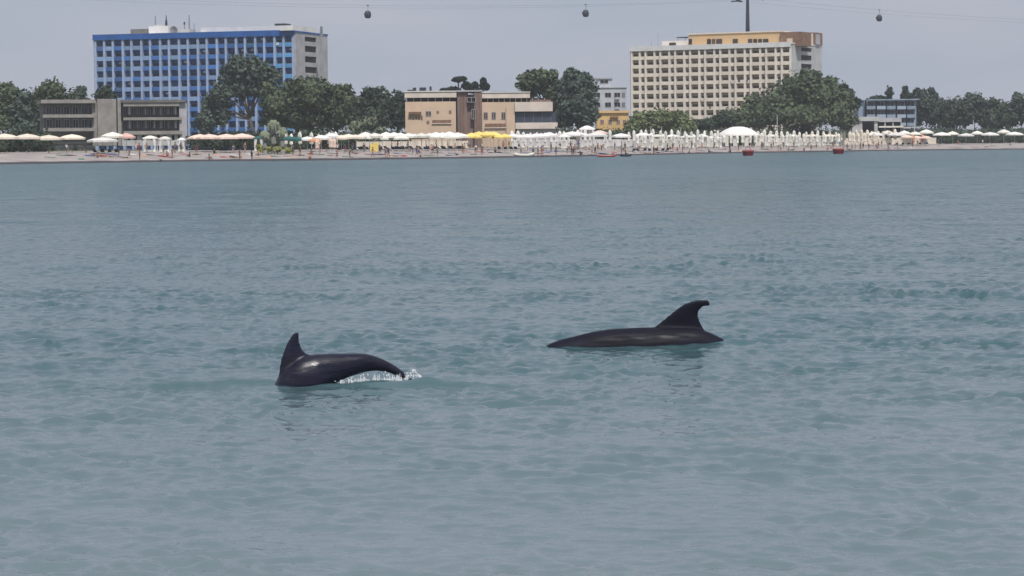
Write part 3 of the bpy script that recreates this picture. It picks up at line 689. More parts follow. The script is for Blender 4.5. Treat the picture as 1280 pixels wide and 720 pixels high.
bx('spandrel', 646, 698.5, 153.2, 161.0, -.3, 2, M['peach_fascia'])
bx('ground_floor_wall', 648, 706, 161.0, 184, .4, 2, M['grey_wall'])
bx('parapet', 520, 604, 112.4, 113.3, 9, 1, M['taupe_wall'])
for x0, x1, y0, y1 in ((511, 517, 111.5, 114.4), (517.5, 521.5, 108.8, 114.4), (526, 534, 108.6, 114.4), (538.6, 541, 107.4, 114.4)): bx('roof_unit', x0, x1, y0, y1, 5, 2.5, M['dark_steel'])
for i in range(7): bx('roof_unit', 617 + i * 3.2, 618.6 + i * 3.2, 113.6, 115.2, 6, 1.5, M['roof_felt'])

# grey building with open frame storeys
r, bx, fx, fz = facade('apartment_building', 'small grey concrete building with open top room, left of the cream tower', 'building', 742, 700, 786, 700)
bx('wall', 742, 784.6, 109.5, 146, 0, 12, M['slate_blue_wall']); r.children[0].data.materials[0] = mat('pale_render', (.50, .52, .56), .85, .25, .4)
RM = r.children[0].data.materials[0]
bx('roof_slab', 741.5, 785.2, 108.6, 109.8, -.3, 13, RM)
bx('roof_room', 748, 767, 98.2, 108.6, 2, 7, RM); bx('roof_room_cap', 747.3, 767.6, 97.0, 98.4, 1.6, 8, M['grey_wall']); bx('window', 752.5, 762, 100, 103.6, 1.9, .15, M['dark_void']); bx('stair_wall', 744, 748, 103.5, 108.6, 2.4, 5, RM)
for y0 in (116, 128.2):
    for x0, x1 in ((743.5, 751.5), (758, 765), (769.5, 776.5), (779, 782.4)): bx('window', x0, x1, y0, y0 + 5.4, -.05, .1, M['dark_void'] if x0 < 778 else M['curtain'])
    for x0 in (744.5, 770): bx('balcony', x0, x0 + 5.5, y0 + 5.4, y0 + 8.4, -.9, .9, M['grey_wall'])
r, bx, fx, fz = facade('yellow_building', 'low mustard yellow building under the grey one, half hidden by hedges', 'building', 746, 640, 788, 640)
bx('wall', 747, 787, 141, 182, 0, 9, M['mustard_wall']); bx('roof_slab', 745.5, 788.5, 138.4, 141.2, -.5, 10, M['orange_wall'])
for x in (752, 762, 772, 780): bx('window', x, x + 4, 150, 155, -.05, .1, M['brown_wall'])
bx('awning', 764, 774, 145.4, 147.5, -.6, .6, M['brown_wall'])

# blue-grey hotel on the right
r, bx, fx, fz = facade('hotel', 'low blue grey hotel with balconies beside the right hand trees', 'hotel', 1074, 790, 1147, 790)
bx('wall', 1081, 1146, 125, 172, 1.4, 13, M['slate_blue_wall']); bx('roof_slab', 1086, 1147.5, 123.8, 125.4, -.3, 15, M['slate_blue_wall'])
for y0 in (127, 137.6, 148.0):
    for i in range(5):
        x = 1083.5 + i * 12.6; bx('window', x + 1, x + 9, y0, y0 + 6, 1.3, .09, M['glass']); bx('balcony', x, x + 11, y0 + 5.4, y0 + 9.6, -.1 if i % 2 else .25, 1.2, M['fog_blue_panel'] if i % 2 else M['slate_blue_wall'])
        bx('pilaster', x - 1.4, x - .2, 125.4, 172, .0, 1.4, M['slate_blue_wall'])
bx('stair_wall', 1074, 1081, 133, 172, 2, 8, M['slate_blue_wall'])
r, bx, fx, fz = facade('beach_restaurant', 'low white flat roofed restaurant with dark openings in front of the blue grey hotel', 'building', 1054, 712, 1140, 712)
bx('wall', 1056, 1128, 147.5, 180, 2.0, 9, M['dark_void']); bx('roof_slab', 1055, 1099, 146, 151.4, -.5, 12, M['pale_grey_wall']); bx('roof_slab', 1096.5, 1127, 147.2, 152.4, .3, 12, M['grey_wall'])
for x0, x1 in ((1063.5, 1078), (1093, 1097)): bx('wall', x0, x1, 151.4, 180, 0, 2.1, M['pale_grey_wall'])
bx('window', 1067, 1074, 153.4, 155.6, -.06, .1, M['glass_brown'])
for x0 in (1106, 1116, 1126): bx('column', x0, x0 + 1.4, 152.4, 180, .6, .4, M['grey_wall'])
bx('awning', 1098, 1128, 157.5, 159.5, -1.4, 2, M['fabric_ivory'])
bx('awning', 1128, 1146, 158.5, 160.5, -1.0, 2, M['pale_grey_wall'])

# ------------------------------------------------------------------ trees and bushes
def foliage(lobes, n, size, core=True, r_lo=.55, droop=0.0):
    """leaf-sized faces through the volume of several ellipsoid lobes (cx, cy, cz, rx, ry, rz); returns verts and quads"""
    vol = np.array([l[3] * l[4] * l[5] for l in lobes]) ** (2 / 3); pr = vol / vol.sum()
    idx = rng.choice(len(lobes), n, p=pr); Lb = np.array(lobes)[idx]
    d = rng.normal(size=(n, 3)); d /= np.linalg.norm(d, axis=1)[:, None]
    # clumped radius: nearby directions share a bulge
    fr = np.sin(d[:, 0] * 5 + idx * 1.7) * np.sin(d[:, 1] * 6 + idx) * np.sin(d[:, 2] * 5.5 + 2 * idx)
    rad = (r_lo + (1.0 - r_lo) * rng.random(n) ** .6) * (1 + .36 * fr) + rng.normal(size=n) * .035
    c = Lb[:, :3] + d * rad[:, None] * Lb[:, 3:6]; c[:, 2] -= droop * rng.random(n)
    nrm = d * .6 + rng.normal(size=(n, 3)) * .55; nrm[:, 2] += .35; nrm /= np.linalg.norm(nrm, axis=1)[:, None]
    t = np.cross(nrm, rng.normal(size=(n, 3))); t /= np.linalg.norm(t, axis=1)[:, None]; b = np.cross(nrm, t)
    s = size * rng.uniform(.5, 1.35, n)[:, None]
    v = np.stack([c - t * s, c - b * s * .62, c + t * s, c + b * s * .62], 1).reshape(-1, 3)
    v += rng.normal(size=v.shape) * size * .15
    f = np.arange(n * 4).reshape(-1, 4)
    return v, f
def crown_mesh(name, lobes, n, size, m, core=.8, core_n=None, **k):
    v, f = foliage(lobes, n, size, **k); V = v.tolist(); Fc = f.tolist()
    if core:
        for (cx, cy, cz, rx_, ry_, rz2) in lobes[:core_n]:
            bm = bmesh.new(); bmesh.ops.create_icosphere(bm, subdivisions=2, radius=1)
            b0 = len(V)
            for vv in bm.verts:
                c = vv.co * random.uniform(.72, 1.0) * core; V.append((cx + c.x * rx_, cy + c.y * ry_, cz + c.z * rz2))
            for ff in bm.faces: Fc.append([b0 + q.index for q in ff.verts])
            bm.free()
    me = bpy.data.meshes.new(name); me.from_pydata(V, [], Fc); me.materials.append(m); return me
def tree(name, label, Y, lobes_px, trunk_px, m, n=3000, size=.55, bark='bark', group=None, cat='tree', core=.8, depth=.8, base=None, trunk_r=.35, lean=0, z0=1.85, **k):
    """lobes_px: (px, py, rx, ry) ellipses in the photograph at distance Y"""
    pw = F / Y; zb = z0
    root_p = W(trunk_px, 180, Y); root_p.z = zb
    root = empty(name, root_p, label, cat, group)
    lobes = []
    for j, (px, py, a, b) in enumerate(lobes_px):
        c = W(px, py, Y); off = random.uniform(-1, 1) * a / pw * .5
        lobes.append((c.x - root_p.x, off, c.z - zb, a / pw, a / pw * depth, b / pw))
    big = list(lobes)
    for l in big:
        for q in range(4):
            a_ = random.uniform(0, 2 * math.pi); e_ = random.uniform(-.5, 1.2); f_ = random.uniform(.25, .42); rr = min(l[3], l[5])
            lobes.append((l[0] + math.cos(a_) * math.cos(e_) * l[3] * .95, l[1] + math.sin(a_) * math.cos(e_) * l[4] * .9, l[2] + math.sin(e_) * l[5] * .95, rr * f_ * 1.2, rr * f_ * 1.2, rr * f_))
    link('crown', crown_mesh('crown', lobes, n, size, m, core=core, core_n=len(big), **k), root); lobes = big
    mb = MB(); top = max(l[2] for l in lobes); low = min(l[2] - l[5] for l in lobes)
    fork = max(.8, low * .8 + .2 * top)
    cx = sum(l[0] for l in lobes) / len(lobes)
    mb.tube([(0, 0, -.3), (.1, 0, fork * .5), (cx * .25 + lean, 0, fork)], [trunk_r * 1.25, trunk_r, trunk_r * .8], 8)
    for l in lobes[:10]:
        s = Vector((cx * .25 + lean, 0, fork)); e = Vector((l[0], l[1], l[2])); mid = s.lerp(e, .5) + Vector((0, 0, .1 * (e - s).length))
        mb.tube([s - Vector((0, 0, .2)), mid, e], [trunk_r * .6, trunk_r * .38, trunk_r * .12], 6)
    link('trunk', mb, root, M[bark], smooth=True)
    return root
# left group
tree('tall_tree', 'tall loose tree with gaps in its crown in front of the blue tower', 585,
     [(306, 88, 20, 18), (288, 96, 15, 17), (326, 92, 17, 16), (337, 98, 12, 13), (276, 118, 14, 16), (300, 110, 20, 14), (268, 140, 16, 18), (258, 152, 14, 15), (280, 140, 8, 18), (324, 112, 12, 12), (295, 74, 9, 6), (318, 76, 9, 6)],
     317, M['leaf_blue'], n=9500, size=.5, core=.58, trunk_r=.45)
tree('broad_tree', 'broad round dark green tree right of the tall loose tree', 560,
     [(382, 124, 44, 24), (352, 128, 28, 25), (414, 128, 28, 24), (385, 112, 30, 14), (430, 136, 18, 24), (345, 145, 18, 18), (380, 148, 44, 17), (432, 118, 12, 12), (416, 148, 28, 16)],
     388, M['leaf_mid'], n=9000, size=.5, core=.85, trunk_r=.6)
tree('dense_tree', 'dark dense tree between the broad round tree and the peach building', 600,
     [(466, 128, 16, 18), (480, 132, 16, 20), (498, 136, 12, 22), (455, 140, 14, 20), (470, 148, 24, 16), (496, 150, 14, 14), (472, 116, 7, 6), (461, 116, 6, 5)], 478, M['leaf_dark'], n=6500, size=.5, core=.85)
tree('shrub', 'pale grey green bushy shrub at the foot of the dark dense tree', 500,
     [(450, 157, 11, 7), (463, 153, 8, 7), (443, 160, 8, 5), (476, 164, 7, 5)], 458, M['leaf_grey'], n=1600, size=.32, core=.7, cat='shrub', trunk_r=.12)
tree('small_tree', 'small dark tree above the low grey hotel roof at the far left', 600, [(131, 115, 8, 8), (139, 120, 8, 6), (124, 120, 6, 6)], 132, M['leaf_dark'], n=1500, size=.4, trunk_r=.2)
# pale palms by the water: shaggy trunks with drooping grey heads
def palm(px, Y, ytop, rad, label, trunk=.28):
    p = W(px, 180, Y); p.z = groundZ(p.x, Y); c = W(px, ytop + 2, Y); H = c.z - p.z
    root = empty('palm_tree', p, label, 'palm tree', 'pale palms at the back of the beach')
    mb = MB(); pts = [(0.06 * math.sin(k * 1.3), 0, -.2 + (H + .2) * k / 6) for k in range(7)]; mb.tube(pts, [trunk * 1.3, trunk, trunk * .9, trunk * .95, trunk, trunk * 1.1, trunk * 1.2], 9)
    link('trunk', mb, root, M['pale_bark'])
    for k in range(22):
        a = k * 2.4; el = random.uniform(-.3, 1.1); fr = MB(); n = 6; V0 = []
        for i in range(n):
            t = i / (n - 1); rr = rad * t; z = H + rr * math.sin(el) * (1 - t) - random.uniform(.5, 1.5) * rad * t * t
            w = .30 * math.sin(math.pi * (.12 + .8 * t)); sx, sy = -math.sin(a), math.cos(a); x, y = rr * math.cos(a), rr * math.sin(a)
            fr.v += [(x + sx * w, y + sy * w, z - .22 * w - .1), (x, y, z + .05), (x - sx * w, y - sy * w, z - .22 * w - .1)]
        for i in range(n - 1):
            for q in (0, 1): fr.f.append((i * 3 + q, i * 3 + q + 1, i * 3 + q + 4, i * 3 + q + 3))
        link('frond', fr, root, M['leaf_grey'])
palm(331, 408, 162, .95, 'leftmost pale shaggy palm beside the yellow green bush', .38)
palm(342, 412, 149, 1.25, 'tallest pale palm, standing over the yellow green bush', .5)
palm(353, 408, 158, 1.0, 'rightmost pale palm with thick trunk beside the green canopy', .42)
tree('bush', 'low yellow green bush under the pale palms on the sand', 412, [(332, 187, 9, 4), (345, 187, 12, 4), (358, 188, 9, 3.5), (325, 184, 5, 4)], 343, M['leaf_yellow'], n=1500, size=.2, core=.8, cat='bush', trunk_r=.06, z0=.8)
# behind the peach building
def pine(px, Y, lobes, label):
    return tree('umbrella_pine', label, Y, lobes, px, M['pine'], n=1500, size=.42, core=.7, trunk_r=.22, cat='pine', group='pines behind the peach building', depth=.8)
pine(573, 640, [(572, 99.5, 6, 2.6), (578, 98.5, 5, 2.2)], 'umbrella pine with flat top, tallest of the pines behind the peach building')
pine(583, 640, [(583, 107, 5, 4)], 'round headed pine right of the flat topped umbrella pine')
pine(593, 645, [(593, 108, 5, 4.5), (592, 113, 7, 3)], 'middle pine above the stair tower roof')
pine(604, 640, [(604, 103, 3.5, 5), (606, 108, 6, 4)], 'pointed pine above the right end of the stair tower')
pine(566, 650, [(566, 112, 8, 3), (556, 113, 6, 2)], 'low spreading pine just over the left roof slab')
# pair right of the peach building
tree('leafy_tree', 'left of the two big trees between the peach building and the cream tower', 600, [(670, 100, 20, 12), (662, 108, 15, 15), (684, 104, 14, 16), (676, 96, 12, 8), (660, 98, 10, 7), (692, 122, 12, 18), (700, 148, 12, 12)], 690, M['leaf_mid'], n=6000, size=.5, core=.75)
tree('leafy_tree', 'right of the two big trees, darker and fuller, beside the grey building', 590, [(722, 104, 16, 15), (708, 112, 14, 18), (734, 114, 13, 20), (722, 130, 24, 20), (716, 92, 7, 6), (732, 146, 16, 15), (708, 146, 15, 13), (728, 96, 8, 6)], 722, M['leaf_blue'], n=8000, size=.5, core=.8)
# hedge and trees before the cream tower
hx = [(800, 152, 14), (826, 148, 16), (852, 152, 13)]
for (px, py, rr), lab in zip(hx, ('leftmost olive green tree below the cream tower', 'middle olive green tree below the cream tower', 'rightmost olive green tree below the cream tower')):
    tree('olive_tree', lab, 610, [(px, py, rr, 12), (px - 7, py + 8, rr, 8), (px + 6, py + 8, rr, 8)], px, M['leaf_olive'], n=3200, size=.42, core=.85, group='olive green trees below the cream tower')
tree('low_tree', 'low spreading dark tree left of the white tent', 620, [(872, 158, 14, 7), (888, 155, 14, 7), (905, 151, 16, 8)], 885, M['leaf_dark'], n=3000, size=.42, core=.85, group='dark trees around the white tent')
tree('low_tree', 'low green tree just behind the white tent', 640, [(915, 146, 14, 10), (932, 143, 12, 12), (925, 152, 20, 8)], 922, M['leaf_mid'], n=2600, size=.42, core=.85, group='dark trees around the white tent')
tree('big_tree', 'largest tree, dark and wide, in front of the cream tower end wall', 640,
     [(1003, 112, 30, 22), (985, 125, 34, 24), (1028, 122, 28, 24), (1012, 98, 16, 10), (960, 138, 24, 20), (1048, 136, 22, 20), (1000, 145, 50, 16), (1056, 124, 12, 14), (945, 130, 14, 12), (1052, 150, 20, 10), (945, 150, 22, 12)],
     1003, M['leaf_mid'], n=11000, size=.55, core=.88, trunk_r=.6); 
tree('pine', 'dark pine at the right edge of the biggest tree', 700, [(1062, 120, 6, 9), (1069, 130, 6, 8), (1056, 112, 5, 7)], 1064, M['pine'], n=1800, size=.45, core=.7)
# right hand background
tree('cypress', 'narrow dark cypress behind the blue grey hotel', 850, [(1112, 116, 4.5, 7), (1112, 126, 4, 6)], 1112, M['pine'], n=900, size=.45, core=.8)
tree('far_tree', 'low dark tree line left of the cypress over the hotel roof', 860, [(1095, 124, 10, 4), (1103, 124, 9, 4)], 1098, M['pine'], n=900, size=.5, core=.8)
tree('far_tree', 'dark double crowned tree over the right end of the blue grey hotel', 840, [(1132, 115, 4, 7), (1145, 118, 5, 7), (1136, 122, 10, 6)], 1137, M['pine'], n=1500, size=.5, core=.8)
tree('far_tree', 'large dark green tree right of the blue grey hotel', 800, [(1158, 126, 13, 14), (1150, 140, 10, 18), (1168, 142, 14, 18)], 1158, M['leaf_blue'], n=4000, size=.55, core=.85)
for i, (px, top, lab) in enumerate(((1192, 122, 'first dark tree right of the large dark green tree'), (1218, 116, 'tall dark tree second from the right edge'), (1248, 124, 'dark rounded tree near the right edge'), (1276, 118, 'dark tree cut by the right edge of the picture'))):
    tree('far_tree', lab, 780, [(px, top + 12, 15, 12), (px - 8, top + 26, 14, 14), (px + 9, top + 24, 13, 14)], px, M['leaf_blue' if i % 2 else 'leaf_dark'], n=3000, size=.55, core=.85)
for i, (px, top, lab) in enumerate(((94, 112, 'dark tree behind the low grey hotel left wing'), (66, 100, 'tall green tree behind the left end of the grey hotel'), (34, 112, 'green tree second from the left edge'), (4, 104, 'green tree cut by the left edge of the picture'))):
    tree('left_tree', lab, 570, [(px, top + 14, 17, 14), (px - 9, top + 30, 15, 16), (px + 9, top + 32, 15, 16), (px, top + 48, 18, 12)], px, M['leaf_mid' if i % 2 else 'leaf_blue'], n=3600, size=.5, core=.85)
# clipped hedges behind the umbrellas: dark strip
def hedge(label, x0, x1, d, top, m, n):
    a = beach(x0, d); b = beach(x1, d); mid = (a + b) / 2; z0 = min(a.z, b.z); zt = W((x0 + x1) / 2, top, mid.y).z
    L_ = math.hypot(b.x - a.x, b.y - a.y)
    root = empty('hedge', (a.x, a.y, z0), label, 'hedge', 'hedges behind the beach', math.atan2(b.y - a.y, b.x - a.x))
    k = max(2, int(L_ / 3)); lobes = [(L_ * (i + .5) / k, random.uniform(-.3, .3), (zt - z0) * random.uniform(.38, .5), L_ / k * .85, 1.6, (zt - z0) * random.uniform(.5, .62)) for i in range(k)]
    link('leaves', crown_mesh('leaves', lobes, n, .3, m, core=.9), root)
hedge('long dark hedge behind the peach umbrellas, left of the palms', 240, 345, 62, 163, M['leaf_dark'], 4200)
hedge('dark hedge behind the umbrellas between the palms and the peach building', 345, 508, 62, 163, M['leaf_dark'], 6000)
hedge('dark hedge right of the peach building', 700, 792, 60, 160, M['leaf_dark'], 3600)
hedge('dark hedge below the olive green trees', 792, 925, 60, 162, M['leaf_dark'], 4600)
hedge('dark hedge at the foot of the biggest tree', 925, 1060, 62, 160, M['leaf_dark'], 4600)
hedge('dark hedge right of the white restaurant', 1125, 1300, 70, 160, M['leaf_dark'], 5000)
hedge('dark hedge at the far left edge', -30, 60, 60, 163, M['leaf_dark'], 3000)

# ------------------------------------------------------------------ umbrellas and beach furniture
def umbrella_kit(w, h, m, pole='white_pole', seg=8, drop_=.28, flat=.24):
    c = MB(); c.lathe([(w / 2, h * .72 - .02), (w / 2, h * .72 + drop_), (w * .27, h * .72 + drop_ + (h * flat) * .5), (.03, h)], seg, wob=0, cap=False)
    p = MB().tube([(0, 0, -.3), (0, 0, h + .12)], .035, 6)
    return c.mesh('canopy', m), p.mesh('pole', M[pole])
def folded_kit(h, m, fat=.26):
    c = MB().lathe([(.07, h * .34), (fat * .95, h * .40), (fat * .8, h * .58), (fat, h * .8), (fat * .75, h * .93), (.03, h)], 10, wob=.16)
    p = MB().tube([(0, 0, -.3), (0, 0, h + .1)], .04, 6)
    return c.mesh('canopy', m), p.mesh('pole', M['white_pole'])
ORD = ['first', 'second', 'third', 'fourth', 'fifth', 'sixth', 'seventh', 'eighth', 'ninth', 'tenth', 'eleventh', 'twelfth', 'thirteenth', 'fourteenth', 'fifteenth', 'sixteenth', 'seventeenth', 'eighteenth', 'nineteenth', 'twentieth', 'twenty-first', 'twenty-second', 'twenty-third', 'twenty-fourth', 'twenty-fifth', 'twenty-sixth', 'twenty-seventh', 'twenty-eighth']
def row(name, kit, xs, d, what, group, cat='umbrella', jit=.8, rzj=.5, sj=.09):
    me_c, me_p = kit
    for i, px in enumerate(xs):
        p = beach(px + random.uniform(-jit, jit), d + random.uniform(-2.2, 2.2))
        r_ = empty(name, p, what % ORD[i], cat, group, random.uniform(-rzj, rzj))
        s = random.uniform(1 - sj, 1 + sj); r_.scale = (s, s, s)
        link('canopy', me_c, r_); link('pole', me_p, r_)
peach_k = umbrella_kit(4.6, 3.15, M['fabric_peach'], 'wood_pole', 8)
row('beach_umbrella', peach_k, [250, 262, 284, 302], 34, '%s from the left of the wide peach umbrellas before the dark hedge', 'wide peach umbrellas left of the palms', jit=1, sj=.04)
row('beach_umbrella', umbrella_kit(4.6, 3.1, M['fabric_cream'], 'wood_pole', 8), [6, 34, 62, 90], 33, '%s wide cream umbrella from the left picture edge', 'wide cream umbrellas at the left edge', jit=1, sj=.04)
row('beach_umbrella', umbrella_kit(5.0, 2.7, M['fabric_white'], 'wood_pole', 6), [128], 24, 'large white umbrella standing %s from the left before the grey wall', 'large umbrellas before the low grey hotel', jit=0)
row('beach_umbrella', umbrella_kit(4.0, 3.5, M['fabric_ivory'], 'wood_pole', 6), [141], 34, 'ivory umbrella standing %s in the rear by the grey wall', 'large umbrellas before the low grey hotel', jit=0)
row('beach_umbrella', umbrella_kit(3.3, 3.3, M['fabric_pink'], 'wood_pole', 6), [158], 32, 'dusty pink umbrella %s right of the ivory one, below the grey hotel', 'large umbrellas before the low grey hotel', jit=0)
row('beach_umbrella', umbrella_kit(3.4, 2.7, M['fabric_green'], 'wood_pole', 6), [361, 373], 33, 'dark green umbrella, %s of the two right of the pale palms', 'dark green umbrellas by the palms', jit=.3)
row('beach_umbrella', umbrella_kit(3.2, 2.9, M['fabric_white'], 'white_pole', 8), [384, 402, 415], 33, '%s white umbrella in the row right of the dark green ones', 'white umbrellas below the broad round tree', jit=.5)
row('beach_umbrella', umbrella_kit(2.4, 2.6, M['fabric_orange'], 'white_pole', 8), [394], 30, '%s and only orange umbrella below the broad round tree', None, jit=0)
row('folded_umbrella', folded_kit(3.2, M['fabric_ivory'], .32), [357, 365, 375, 390, 398, 412, 419], 37, '%s folded ivory umbrella from the left, below the broad round tree', 'folded umbrellas below the broad round tree')
row('folded_umbrella', folded_kit(2.4, M['fabric_peach'], .3), [397, 413, 418], 22, '%s short folded umbrella from the left on the open sand', 'short folded umbrellas on the sand')
row('beach_umbrella', umbrella_kit(3.6, 2.9, M['fabric_cream'], 'white_pole', 8), [427, 436, 445], 33, '%s from the left of the cream umbrellas below the pale shrub', 'cream umbrellas below the pale shrub')
white_k = umbrella_kit(2.9, 2.9, M['fabric_ivory'], 'white_pole', 8)
row('beach_umbrella', white_k, [453 + i * 8.2 for i in range(16)], 34, '%s ivory umbrella from the left, front row below the peach building', 'front row of ivory umbrellas')
row('beach_umbrella', umbrella_kit(2.8, 3.1, M['fabric_white'], 'white_pole', 8), [457 + i * 8.8 for i in range(14)], 40, '%s white umbrella from the left, rear row below the peach building', 'rear row of white umbrellas')
row('beach_umbrella', umbrella_kit(2.9, 3.15, M['fabric_yellow'], 'white_pole', 8), [587 + i * 7.4 for i in range(7)], 36, '%s yellow umbrella from the left, front row', 'yellow umbrellas')
row('beach_umbrella', umbrella_kit(2.9, 3.1, M['fabric_yellow'], 'white_pole', 8), [590 + i * 8 for i in range(6)], 42, '%s yellow umbrella from the left, back row', 'yellow umbrellas')
row('beach_umbrella', umbrella_kit(3.1, 3.0, M['fabric_white'], 'white_pole', 8), [642, 650, 659, 668, 677, 686], 35, '%s bright white umbrella right of the yellow ones', 'bright white umbrellas right of the yellow ones')
row('folded_umbrella', folded_kit(3.4, M['fabric_white'], .34), [640, 647, 654, 663, 672, 681, 689, 695], 41, '%s folded umbrella from the left behind the bright white row', 'folded umbrellas behind the bright white row')
row('beach_umbrella', umbrella_kit(4.3, 3.2, M['fabric_white'], 'white_pole', 6), [715, 726, 746, 776], 36, '%s large white umbrella from the left below the two big trees', 'large white umbrellas below the two big trees')
row('folded_umbrella', folded_kit(3.6, M['fabric_white'], .36), [699, 705, 722, 732, 738, 757, 763, 786], 42, '%s folded white umbrella from the left below the two big trees', 'folded umbrellas below the two big trees')
row('folded_umbrella', folded_kit(4.0, M['fabric_ivory'], .36), [793, 801, 808, 817, 825, 832, 840, 848, 856, 864, 872, 880, 889, 897], 40, '%s folded ivory umbrella from the left, rear row below the olive trees', 'folded umbrellas below the olive trees')
row('folded_umbrella', folded_kit(3.3, M['fabric_white'], .42), [797, 806, 815, 829, 843, 858, 868, 877, 894, 903], 30, '%s folded white umbrella from the left, front row below the olive trees', 'front folded umbrellas below the olive trees')
row('folded_umbrella', folded_kit(3.2, M['fabric_ivory'], .4), [906, 914, 921, 929, 938, 944], 28, '%s folded ivory umbrella from the left in front of the big white tent', 'folded umbrellas before the big white tent')
row('folded_umbrella', folded_kit(3.9, M['fabric_ivory'], .38), [948 + i * 7.4 for i in range(15)], 44, '%s folded ivory umbrella from the left, rear row below the biggest tree', 'folded umbrellas below the biggest tree')
row('folded_umbrella', folded_kit(3.4, M['fabric_ivory'], .45), [953 + i * 8.6 for i in range(12)], 30, '%s folded ivory umbrella from the left, front row below the biggest tree', 'front folded umbrellas below the biggest tree')
row('folded_umbrella', folded_kit(4.1, M['fabric_cream'], .40), [1056 + i * 6.9 for i in range(10)], 42, '%s folded cream umbrella from the left, rear row before the restaurant', 'folded cream umbrellas before the restaurant')
row('folded_umbrella', folded_kit(3.8, M['fabric_cream'], .5), [1062, 1066, 1073, 1080, 1084, 1093], 26, '%s folded cream umbrella from the left, front row before the restaurant', 'front folded cream umbrellas')
row('beach_umbrella', umbrella_kit(5.2, 3.4, M['fabric_white'], 'white_pole', 8), [1093, 1121, 1178, 1208, 1238, 1268], 38, '%s broad white umbrella from the left at the right beach end', 'broad white umbrellas at the right end')
row('beach_umbrella', umbrella_kit(4.0, 3.9, M['fabric_ivory'], 'white_pole', 8), [1110, 1130, 1144, 1158, 1190, 1222, 1254], 48, '%s open ivory umbrella from the left at the right beach end', 'ivory umbrellas at the right end')
row('beach_umbrella', umbrella_kit(3.4, 2.8, M['fabric_peach'], 'wood_pole', 8), [1134, 1145, 1157], 32, '%s low peach umbrella from the left at the right beach end', 'low peach umbrellas at the right end')
row('folded_umbrella', folded_kit(2.8, M['fabric_orange'], .42), [1142, 1154], 30, '%s of the two folded orange umbrellas at the right end of the beach', 'folded orange umbrellas')

def gazebo(px0, px1, d, ztop_py, m, label, curtains=True, group='white beach gazebos'):
    a, b = beach(px0, d), beach(px1, d); w = b.x - a.x; c = beach((px0 + px1) / 2, d); Yc = c.y
    h = W((px0 + px1) / 2, ztop_py, Yc).z - c.z
    root = empty('gazebo', (a.x + w / 2, Yc, c.z), label, 'gazebo', group)
    dp = min(w, 3.4)
    for sx in (-1, 1):
        for sy in (0, 1): link('post', MB().box(sx * (w / 2 - .06) - .06, sy * dp - .06, -.2, sx * (w / 2 - .06) + .06, sy * dp + .06, h * .84), root, M['white_pole'])
    rf = MB(); rf.v = [(-w / 2 - .15, -.2, h * .80), (w / 2 + .15, -.2, h * .80), (w / 2 + .15, dp + .2, h * .80), (-w / 2 - .15, dp + .2, h * .80), (-w / 2 - .15, -.2, h * .87), (w / 2 + .15, -.2, h * .87), (w / 2 + .15, dp + .2, h * .87), (-w / 2 - .15, dp + .2, h * .87), (-w * .12, dp / 2, h), (w * .12, dp / 2, h)]
    rf.f = [(0, 1, 5, 4), (1, 2, 6, 5), (2, 3, 7, 6), (3, 0, 4, 7), (4, 5, 9, 8), (5, 6, 9), (6, 7, 8, 9), (7, 4, 8), (3, 2, 1, 0)]
    link('roof', rf, root, m)
    if curtains:
        for sx in (-1, 1):
            link('curtain', MB().tube([(sx * (w / 2 - .28), .02, .15), (sx * (w / 2 - .22), .02, h * .4), (sx * (w / 2 - .3), .02, h * .8)], [.2, .1, .24], 7), root, M['fabric_white'])
    bd = MB().box(-w / 2 + .4, .5, .25, w / 2 - .4, dp - .4, .45).box(-w / 2 + .5, .6, 0, -w / 2 + .65, .75, .25).box(w / 2 - .65, .6, 0, w / 2 - .5, .75, .25)
    link('day_bed', bd, root, M['fabric_ivory'])
gz = [(178, 196, 30, 169.5, 'fabric_ivory', 'square ivory gazebo with white curtains below the grey hotel windows'), (198, 213, 29, 170.5, 'fabric_ivory', 'second ivory gazebo, right of the square one below the grey hotel'), (222, 231, 30, 172, 'fabric_white', 'narrow white gazebo left of the wide peach umbrellas'),
      (318, 328, 34, 170, 'fabric_green', 'small dark green gazebo left of the pale palms'), (699, 712, 33, 168, 'fabric_white', 'white gazebo right of the bright white umbrellas'),
      (726, 742, 44, 157, 'fabric_white', 'raised white tent roof in front of the dark hedge by the big trees'), (742, 758, 40, 163, 'fabric_peach', 'pinkish gazebo below the yellow building'), (796, 812, 36, 166, 'fabric_white', 'white frame gazebo left of the olive trees'),
      (816, 828, 34, 168, 'fabric_ivory', 'ivory gazebo below the leftmost olive tree'), (834, 848, 36, 168, 'fabric_white', 'white gazebo below the middle olive tree'), (852, 866, 34, 169, 'fabric_ivory', 'ivory gazebo below the rightmost olive tree'),
      (870, 884, 38, 168, 'fabric_white', 'white gazebo left of the big white tent'), (886, 900, 32, 170, 'fabric_white', 'low white gazebo in front of the left edge of the big white tent'), (958, 972, 36, 168, 'fabric_ivory', 'ivory gazebo right of the big white tent'),
      (984, 998, 36, 168, 'fabric_ivory', 'ivory gazebo below the biggest tree'), (1008, 1024, 38, 168, 'fabric_cream', 'cream gazebo below the right side of the biggest tree'), (1030, 1046, 38, 168, 'fabric_cream', 'cream gazebo left of the white restaurant')]
for x0, x1, d, yt, m_, lab in gz: gazebo(x0, x1, d, yt, M[m_], lab)

